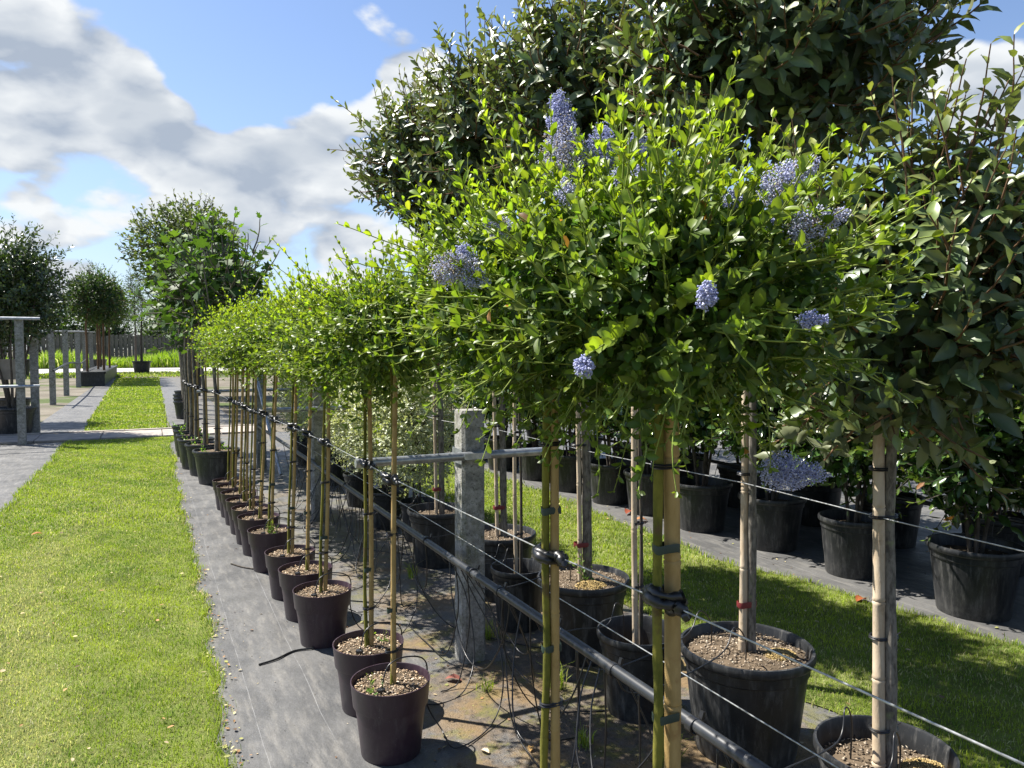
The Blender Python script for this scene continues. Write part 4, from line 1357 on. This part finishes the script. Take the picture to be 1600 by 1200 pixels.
# ================================================================== tall black pots at the far end of the purple row, figs above
BLK = [(.71, 9.64), (.62, 10.34), (.55, 10.95), (.52, 11.55), (.50, 12.2), (.50, 12.9)]
for i, (x, y) in enumerate(BLK):
    k = i + 1
    pot('nursery_pot', x, y, .27 if i < 1 else (.235 if i < 3 else .2), .40, 'rim', M['black'], .92, 60, .01, 'tall black pot with a weed at its rim, %s after the purple pots' % ORD[k], 'pot', 'tall black pots past the purple row', GREY, rot=i, variant=60)
    rg = np.random.default_rng(1000 + i)
    root = thing('fig_tree', (x, y, .34), 'fig tree with large lobed leaves in the %s tall black pot after the purple pots' % ORD[k], 'tree', 'fig trees in tall black pots')
    trunk(root, [(x, y, .32), (x + .01, y + .02, .9), (x - .01, y + .03, 1.4), (x, y + .02, 1.9)], [.024, .021, .02, .014], M['bark'], 9, rg, .08)
    C = (x + .2 - .02 * i, y + .1, 2.22 + [0, .15, .3, .2, .1, .0][i] * .7)
    lv, sh = crown(rg, C, (.55, .5, .72), 75, .40, .155, .95, .075, (.035, .075, .016), (.115, .20, .03), up=.5, upb=.6, r0=(.1, .9), ang=62, vary=.25, flat=.6)
    plant(root, lv, sh, 'fig', M['fig'], M['bark'], (.011, .005), 0, None, 5)
    for q in range(5):
        a2 = q * 1.26 + i
        lb = MB()
        st = np.array([x, y + .02, 1.7 + .05 * q])
        e = np.array(C) + np.array([.4 * math.cos(a2), .4 * math.sin(a2), .35 + .1 * math.sin(q * 3)])
        lb.tube(curve_pts([st, st * .5 + e * .5 - np.array([0, 0, .08]), e], 5), np.linspace(.013, .007, 11), 7)
        wpart('limb', lb.mesh('limb'), M['bark'], root)
    cane(x + .035, y - .02, .28, x + .03, y + .01, 1.75, .012, M['bamboo'], 'bamboo cane beside the fig trunk in the %s tall black pot' % ORD[k], rg, [(WZ, 'strap', -.02, 0, .035), (.65, 'band', -.02, 0, .04)], 'canes of the fig trees')
    wl = Leaves()
    ws = []
    for q in range(7):
        a2 = rg.uniform(0, 6.28)
        grow(rg, wl, ws, np.array([x + .13 * math.cos(a2), y + .13 * math.sin(a2), .36]), np.array([math.cos(a2), math.sin(a2), 1.3]), rg.uniform(.06, .14), .035, .6, .014, np.array([.10, .2, .03]), np.array([.18, .3, .04]), ang=60)
    wr = thing('pot_weed', (x, y, .35), 'leafy weed in the %s tall black pot after the purple pots' % ORD[k], 'weed', 'weeds in the tall black pots')
    plant(wr, wl, ws, 'lo', M['cean'], M['shoot'], (.0015, .001))

# ================================================================== far trees and shrubs
def far_tree(name, x, y, z0, ztr, C, RAD, n, slen, leaf, wr, old, young, label, m='far', tr=.05, nst=1, spread=.1, group=None, tpl='lo', sp=.5, up=.4, bark='darkbark', seed=0, r0=(.15, .95)):
    rg = np.random.default_rng(2000 + seed + int(abs(x * 31 + y * 17)))
    root = thing(name, (x, y, z0), label, 'tree' if nst == 1 or 'tree' in name else 'shrub', group)
    for s in range(nst):
        a2 = s * 2.4
        sp_ = spread * (s > 0) if nst == 1 else spread
        trunk(root, [(x + sp_ * .25 * math.cos(a2), y + sp_ * .25 * math.sin(a2), z0 - .03), (x + sp_ * .6 * math.cos(a2), y + sp_ * .6 * math.sin(a2), (z0 + ztr) / 2), (x + sp_ * math.cos(a2), y + sp_ * math.sin(a2), ztr), (C[0] + sp_ * 2 * math.cos(a2), C[1] + sp_ * 2 * math.sin(a2), C[2] + RAD[2] * .3)],
              [tr, tr * .85, tr * .75, tr * .3], M[bark], 8, rg, .1, 'trunk' if nst == 1 else 'stem')
    lv, sh = crown(rg, C, RAD, n, slen, leaf, wr, leaf * sp, old, young, up=up * .5, upb=.2, r0=r0, ang=60, vary=.3, fill=n * 5)
    plant(root, lv, sh, tpl, M[m], M[bark], (tr * .16, tr * .06), 0, None, 3, 2)
    return root


DK, MD, LT = ((.022, .045, .013), (.07, .12, .022)), ((.04, .075, .016), (.13, .21, .03)), ((.07, .11, .03), (.18, .24, .06))
# multi-stemmed dark shrub in the large tub at the left, inside the post frame, and its neighbours
for i, (x, y, lab, lab2) in enumerate([(-2.28, 16.6, 'tall multi stemmed dark shrub with a few red leaves in the tub at the frame', 'wide grey black tub standing behind the frame post by the paved path'),
                                      (-3.35, 17.2, 'tall multi stemmed dark shrub next to the one with red leaves', 'wide grey black tub next to the tub at the frame post'), (-2.7, 19.6, 'dark multi stemmed shrub behind the tub shrubs, among the post row', 'wide grey black tub behind the two tubs at the frame')]):
    pot('tub', x, y, .36, .52, 'rim', M['black'], .9, 0, .01, lab2, 'tub', 'tubs inside the post frame', GREY, variant=70)
    far_tree('multi_stem_shrub', x, y, .45, 1.6, (x + .1 - .15 * i, y, 2.68), (.84 - .1 * i, .80, 1.05), 620, .36, .095, .42, (.035, .06, .018), (.10, .14, .035), lab, 'glossy', .022, 7, .26, 'multi stemmed shrubs in tubs', sp=.4, seed=i)


def square_post(x, y, h, wd, label, group, rails=(), m='fence', stay=None):
    root = thing('frame_post', (x, y, 0), label, 'post', group)
    b = MB()
    b.box((0, 0, h / 2), (wd, wd, h))
    obj('upright', b.mesh('upright', False), M['concrete'], root)
    for (x0, x1, z) in rails:
        r_ = MB()
        r_.tube([(x0 - x, -wd / 2 - .025, z), (x1 - x, -wd / 2 - .025, z)], .026, 10)
        obj('rail', r_.mesh('rail', True, 60), M['galv'], root)
    return root


square_post(-1.93, 14.86, 2.12, .115, 'weathered square post with two galvanised rails at the paved path edge', 'frame posts of the left bed', [(-1.62, -3.6, 2.10), (-1.65, -3.6, .98)])
square_post(-1.95, 16.75, 1.75, .13, 'pale square post just behind the wide tub at the paved path', 'frame posts of the left bed')
square_post(-3.05, 16.75, 1.75, .13, 'pale square post carrying a small white board behind the tub', 'frame posts of the left bed')
LP = [(-2.5, 25.2), (-2.56, 29.9), (-2.66, 36.2), (-2.76, 41.6), (-2.88, 48.0)]
for i, (x, y) in enumerate(LP):
    square_post(x, y, 2.15 + .1 * i, .15 + .012 * i, 'grey square post along the left bed, %s beyond the tubs%s' % (ORD[i + 1], ' under a galvanised rail' if i > 1 else ''), 'frame posts of the left bed', [(x - 1.6, x + .25, 2.12 + .1 * i)] if i > 1 else ())
hp = tube_obj('bed_hose', [(-2.35, 24, 1.0), (-2.45, 30, 1.12), (-2.55, 36, 1.0), (-2.7, 42, 1.1), (-2.75, 47, 1.05)], .03, M['tube'], 6, 5)
tag(hp, 'knotted dark hose strung along the grey posts of the left bed', 'hose')
bd = MB()
bd.box((0, 0, 0), (.50, .02, .38))
for (x, y, z, lab) in [(-2.32, 16.62, 1.22, 'square beige board hung among the stems in the tub shrub'), (-3.02, 16.6, 1.35, 'small white notice board on the pale post behind the tub')]:
    o = obj('board', bd.mesh('board', False), M['board'] if x > -3 else simple('white_board', (.7, .7, .68)), None, (x, y, z))
    tag(o, lab, 'board', None)

# long trough with a hedge of trunks
tr = thing('trough_planter', (-2.2, 44, 0), 'long low black trough planter holding a line of brown trunks', 'trough')
b = MB()
b.box((0, 0, .3), (.95, 14, .6))
b.box((0, -7.02, .57), (1.05, .06, .08))
b.box((.49, 0, .57), (.06, 14.1, .08))
b.box((-.49, 0, .57), (.06, 14.1, .08))
obj('trough', b.mesh('trough', False), M['black'], tr)
for i, y in enumerate((38.2, 40.2, 42.4, 44.8, 47.5)):
    far_tree('clipped_tree', -2.15 + (-.3, .25, -.1, .3, -.25)[i], y, .6, 2.9, (-2.15, y, 3.9), (1.25, 1.1, 1.15), 330, .4, .14, .55, *( DK if i == 0 else MD), 'clipped dark green tree on bare brown trunks, %s in the long trough' % ORD[i + 1], 'far', .055, 1, 0, 'clipped trees in the trough', sp=.42, bark='twig', seed=i)
# pots at the end of the far lawn
for (x, y, Rt, H, lab, tl, C, RAD, n, leaf) in [
        (-.42, 55.0, .58, .80, 'wide black pot standing alone at the end of the far lawn', 'thin leaved grey tree in the wide pot at the end of the far lawn', (-.3, 55, 4.2), (1.5, 1.4, 1.8), 120, .13),
        (-3.0, 57.5, .5, .9, 'black pot between the trough and the lone wide pot', 'slender dark tree between the trough and the lone wide pot', (-3.0, 57.5, 5.2), (1.3, 1.2, 2.2), 200, .14),
        (-7.0, 52, .9, 1.0, 'wide black tub seen through the grey posts of the left bed', 'broad tree rising behind the grey posts of the left bed', (-7.0, 52, 4.6), (2.4, 2.2, 1.8), 330, .16),
        (2.1, 52, .4, .8, 'black pot at the far end of the fabric strip under the figs', 'leafy tree at the far end of the fabric strip under the figs', (2.3, 52, 4.2), (1.9, 1.5, 2.4), 260, .15)]:
    pot('tub', x, y, Rt, H, 'rim', M['black'], .92, 0, .01, lab, 'tub', 'pots near the far road', GREY, variant=71)
    far_tree('potted_tree', x, y, H * .9, 2.4, C, RAD, n, .55, leaf, .42, *MD, tl, 'far', .09, 1, .1, 'potted trees near the far road', sp=.5)
# pots and trees beyond the path on the fabric strip
for i, (x, y) in enumerate([(.75, 18.9), (.78, 20.3), (.82, 21.8), (.9, 23.6)]):
    pot('tub', x, y, .27, .40, 'rim', M['black'], .92, 0, .01, 'black pot on the fabric strip beyond the paved path, %s past the path' % ORD[i + 1], 'pot', 'pots beyond the path', GREY, variant=72)
    far_tree('multi_stem_tree', x, y, .36, 1.9, (x + .15, y, 2.75), (.62, .7, .95), 170, .4, .11, .5, *MD, 'bare stemmed evergreen tree in a black pot, %s past the paved path' % ORD[i + 1], 'glossy', .03, 4, .14, 'trees beyond the path', sp=.42, bark='bark', seed=i)
# loose tall tree behind the figs and others closing the horizon
far_tree('tall_tree', 1.4, 28, 0, 2.6, (1.25, 28, 4.9), (2.0, 1.8, 1.75), 800, .40, .16, .5, (.07, .10, .035), (.18, .20, .06), 'tall loose olive green tree rising behind the fig trees', 'far', .09, 3, .35, sp=.42, up=.5)
far_tree('conifer_tree', -.9, 66, 0, 2.5, (-.9, 66, 5.6), (.75, .75, 3.0), 200, .6, .16, .3, (.025, .05, .03), (.06, .1, .06), 'narrow dark blue green tree beside the tall loose tree', 'far', .1, 1, 0, sp=.45)
for i, (x, y, h, rx, pal, lab) in enumerate([(6.2, 17.5, 2.9, 1.3, LT, 'thin grey leaved tree above the lime crowns'), (8.6, 16.5, 2.7, 1.3, MD, 'mid green tree behind the silver shrubs, right of the thin grey leaved tree'), (4.2, 19.5, 2.6, 1.2, LT, 'pale loose tree behind the fig row'),
                                             (11.0, 13.0, 2.6, 1.5, DK, 'dark tree behind the inner row of glossy shrubs'), (10.5, 8.0, 2.2, 1.4, DK, 'low dark bushy tree behind the middle of the inner shrub row'), (10.0, 4.0, 2.1, 1.3, DK, 'low dark bushy tree behind the lawn corner shrubs')]):
    far_tree('background_tree', x, y, 0, h * .4, (x, y, h * .62), (rx, rx, h * .42), 260, .5, .085, .4, *pal, lab, 'far', .05, 4, .35, 'trees behind the rows', sp=.42, seed=i)
for i in range(5):
    x, y = 7.2 + .1 * (i % 2), 2.6 + i * 1.7
    far_tree('background_shrub', x, y, 0, .6, (x, y, 1.15), (.85, .9, .85), 210, .35, .075, .42, *DK, 'dark leafy shrub in the hindmost row beyond the glossy shrubs, %s from the lawn corner' % ORD[i + 1], 'glossy', .016, 5, .2, 'hindmost dark shrubs', sp=.42, seed=i)

# tall meadow grass beyond the road, board fence and hedge trees behind it
rg = np.random.default_rng(61)
n = 14000
x = rg.uniform(-22, 20, n)
y = rg.uniform(70.5, 80, n)
V, T, C = blades(rg, x, y, 1.15 + .3 * np.sin(x * .7), .11)
o = obj('meadow_grass', fast_mesh('meadow_grass', V, T, C * np.array([.9, 1.0, .8])), M['grass'], kind='stuff')
tag(o, 'tall bright green meadow grass beyond the pale road', 'grass')
n = 9000
x = rg.uniform(-14, 12, n)
y = rg.uniform(47, 57, n)
V, T, C = blades(rg, x, y, .12, .06)
o = obj('meadow_grass', fast_mesh('verge_grass', V, T, C), M['grass'], kind='stuff')
tag(o, 'rough grass verge on the near side of the pale road', 'grass')
fence = thing('board_fence', (0, 84, 0), 'weathered vertical board fence behind the tall meadow grass', 'fence')
bb = MB()
bb.box((0, 0, 1.5), (.34, .05, 3.0))
fm = bb.mesh('board', False)
fm.materials.append(M['fence'])
for i in range(100):
    o = obj('board', fm, None, fence, (-19 + i * .385, rg.normal(0, .03), rg.normal(0, .1)))
for z in (.8, 2.3):
    r_ = MB()
    r_.box((0, .06, z), (38.5, .06, .14))
    obj('rail', r_.mesh('rail', False), M['fence'], fence)
for i, (x, y, h, rx) in enumerate([(-30, 88, 7, 4), (-22, 92, 8, 4.2), (-14.5, 90, 6.2, 3.4), (-8.5, 92, 6.6, 3.2), (-4, 90, 5.4, 2.6), (1.5, 92, 5.2, 2.6), (6.5, 90, 6.2, 3), (12, 90, 7, 3.5), (20, 88, 6.4, 3.8), (28, 84, 6.8, 4), (36, 78, 6.5, 4.5), (46, 70, 6.8, 5), (54, 58, 6.5, 5), (58, 45, 6.5, 5), (60, 32, 6.5, 5), (62, 18, 6.5, 5)]):
    far_tree('hedge_tree', x, y, 0, h * .3, (x, y, h * .58), (rx, rx, h * .42), 300, .9, .36, .55, *(MD if i % 2 else DK), 'distant hedgerow tree beyond the fence, %s counted from the far left bed' % ORD[i + 1] if i < 16 else '', 'far', .14, 1, .1, 'distant hedgerow trees', sp=.45, seed=i)

# ================================================================== small things on the ground
rg = np.random.default_rng(91)


def dead_leaf(x, y, z, L, col, label, yaw, curl=.14):
    t, f, w_, e = TPL['full']
    v = t.copy()
    v[:, 1] *= .55
    v[:, 2] = v[:, 2] + curl * (np.abs(v[:, 1]) ** 1.5) * 1.2 + .10 * np.sin(v[:, 0] * 3)
    v = v * L
    v[:, 2] -= v[:, 2].min()
    me = fast_mesh('fallen_leaf', v, f, np.array(col)[None] * w_[:, None], True)
    o = obj('fallen_leaf', me, M['litter'], None, (x, y, z))
    o.rotation_euler = (0, 0, yaw)
    return tag(o, label, 'leaf')


dead_leaf(1.255, 3.36, .002, .085, (.22, .08, .06), 'curled reddish fallen leaf on the dirty fabric beside the concrete post', -.5)
dead_leaf(3.98, 3.28, .003, .11, (.24, .065, .024), 'bright orange red fallen leaf where the shaded lawn meets the fabric', .2)
dead_leaf(4.10, 6.0, .003, .16, (.20, .05, .025), 'dark red curled fallen leaf beside a black pot of the lawn side row', .6)
dead_leaf(4.02, 5.75, .003, .13, (.42, .19, .09), 'tan fallen leaf lying next to the dark red curled leaf', -.3)
dead_leaf(1.33, 2.60, .003, .045, (.55, .33, .12), 'small tan fallen leaf on the ochre moss patch', 1.0)
dead_leaf(1.18, 2.66, .003, .045, (.60, .48, .33), 'pale cream fallen leaf on the dark fabric near the ochre moss patch', 2.0)
dead_leaf(-.92, 7.4, .03, .09, (.36, .16, .06), 'orange fallen leaf lying on the sunlit lawn', .3)


def litter(name, pts, size, cols, label):
    n = len(pts)
    t, f, w_, e = TPL['lo']
    lv = Leaves()
    lv.add(pts, np.stack([rg.normal(0, 1, n), rg.normal(0, 1, n), rg.normal(0, .15, n)], 1), np.stack([rg.normal(0, .3, n), rg.normal(0, .3, n), np.ones(n)], 1), size * rg.uniform(.4, 1.5, n), rg.uniform(.4, .8, n), np.array(cols)[rg.integers(0, len(cols), n)] * rg.uniform(.6, 1.2, (n, 1)))
    o = obj(name, lv.close().mesh(name, 'lo', smooth=False), M['litter'], kind='stuff')
    return tag(o, label, 'litter')


LC = [(.34, .20, .09), (.22, .12, .06), (.45, .36, .22), (.12, .08, .05), (.55, .47, .25), (.3, .3, .1)]
ys = rg.uniform(2, 14, 260)
ys = np.concatenate([ys, rg.uniform(2, 9, 300)])
e1 = np.stack([LAWNS[0][1](ys) + np.abs(rg.normal(.015, .035, 560)), ys, np.full(560, .008)], 1)
n = 700
e2 = np.stack([rg.uniform(.35, 2.6, n), 1.2 + 8 * rg.uniform(0, 1, n) ** 1.3, np.full(n, .004)], 1)
e2 = e2[(e2[:, 0] > .95) | (rg.uniform(0, 1, len(e2)) < .18)]
n = 260
e3 = np.stack([rg.uniform(3.9, 5.6, n), rg.uniform(2, 8, n), np.full(n, .004)], 1)
litter('leaf_litter', np.vstack([e1, e2, e3]), .017, LC, 'scattered dead leaf scraps and crumbs over the fabric')
n = 240
xx, yy = rg.uniform(-1.3, .25, n), 2.5 + 11 * rg.uniform(0, 1, n) ** 1.5
xx2, yy2 = rg.uniform(2.75, 3.85, 130), rg.uniform(1.5, 8, 130)
litter('leaf_litter', np.vstack([np.stack([xx, yy, np.full(n, .028)], 1), np.stack([xx2, yy2, np.full(130, .028)], 1)]), .022, LC, 'dry leaf scraps lying on the mown grass')
# pale crumbs and grit
n = 2600
pts = np.stack([rg.uniform(.35, 2.6, n), 1.0 + 6.5 * rg.uniform(0, 1, n) ** 1.2, np.full(n, .003)], 1)
pts = pts[(pts[:, 0] > .9) | (rg.uniform(0, 1, n) < .35)]
litter('soil_crumbs', pts, .006, [(.06, .045, .03), (.12, .09, .06), (.42, .36, .26), (.03, .025, .02)], 'fine grit and crumbs of soil on the fabric')


def tuft(x, y, n, h, label, seed):
    r2 = np.random.default_rng(seed)
    V, T, C = blades(r2, r2.normal(0, .018, n), r2.normal(0, .018, n), h, .004, 1.0)
    o = obj('grass_tuft', fast_mesh('grass_tuft', V, T, C), M['grass'], None, (x, y, 0))
    o['kind'] = 'stuff'
    return tag(o, label, 'grass')


for i, (x, y, n, h, lab) in enumerate([(1.40, 3.18, 40, .07, 'little green grass tuft on bare dirt in front of the concrete post'), (1.78, 2.30, 90, .13, 'rough grass tuft against the largest mulch filled pot'), (1.72, 1.95, 70, .12, 'grass tuft under the irrigation pipe by the wide sawdust pot'),
                                       (1.70, 3.05, 70, .13, 'grass tuft between the half empty pot and the pot with low red tape'), (1.66, 3.75, 50, .10, 'grass tuft at the foot of the small low filled pot'), (1.63, 5.0, 50, .12, 'grass tuft at the pot next to the silver shrubs'), (1.55, 2.55, 60, .08, 'low weed tuft on the ochre dirt below the pipe')]):
    tuft(x, y, n, h, lab, 1500 + i)

# short weed seedling in the first pot and tendrils in the grey trunk pot
for (x, y, z, n, ln, lab) in [(.76, 2.80, .268, 4, .07, 'small reddish green seedling in the twelfth purple pot from the black pots'), (.93, 3.30, .268, 5, .06, 'tiny green seedling in the eleventh purple pot from the black pots'), (.77, 5.6, .268, 12, .09, 'leafy weed spreading over a purple pot rim'), (2.03, 3.34, .39, 7, .28, 'green suckers sprouting at the foot of the smooth grey trunk')]:
    wl, ws = Leaves(), []
    for q in range(n):
        a2 = rg.uniform(0, 6.28)
        grow(rg, wl, ws, np.array([x + rg.normal(0, .015), y + rg.normal(0, .015), z]), np.array([.5 * math.cos(a2), .5 * math.sin(a2), 1.0]), ln * rg.uniform(.6, 1.2), .026, .55, .018, np.array([.10, .19, .03]), np.array([.20, .24, .06]), ang=60)
    wr = thing('seedling', (x, y, z), lab, 'weed')
    plant(wr, wl, ws, 'lo', M['cean'], M['shoot'], (.0014, .0009))

# cut lengths of tube lying on the fabric
for (pts, lab) in [([(.47, 3.93, .006), (.56, 3.96, .007), (.66, 4.03, .006), (.76, 4.02, .008)], 'cut black hose end lying on the fabric beside the purple pots'), ([(.52, 5.9, .006), (.6, 5.75, .006), (.72, 5.62, .006)], 'short dry stem lying on the fabric further along the purple pots')]:
    o = tube_obj('hose_end', pts, .005, M['tube'] if 'hose' in lab else M['darkbark'], 6, 5)
    tag(o, lab, 'hose')
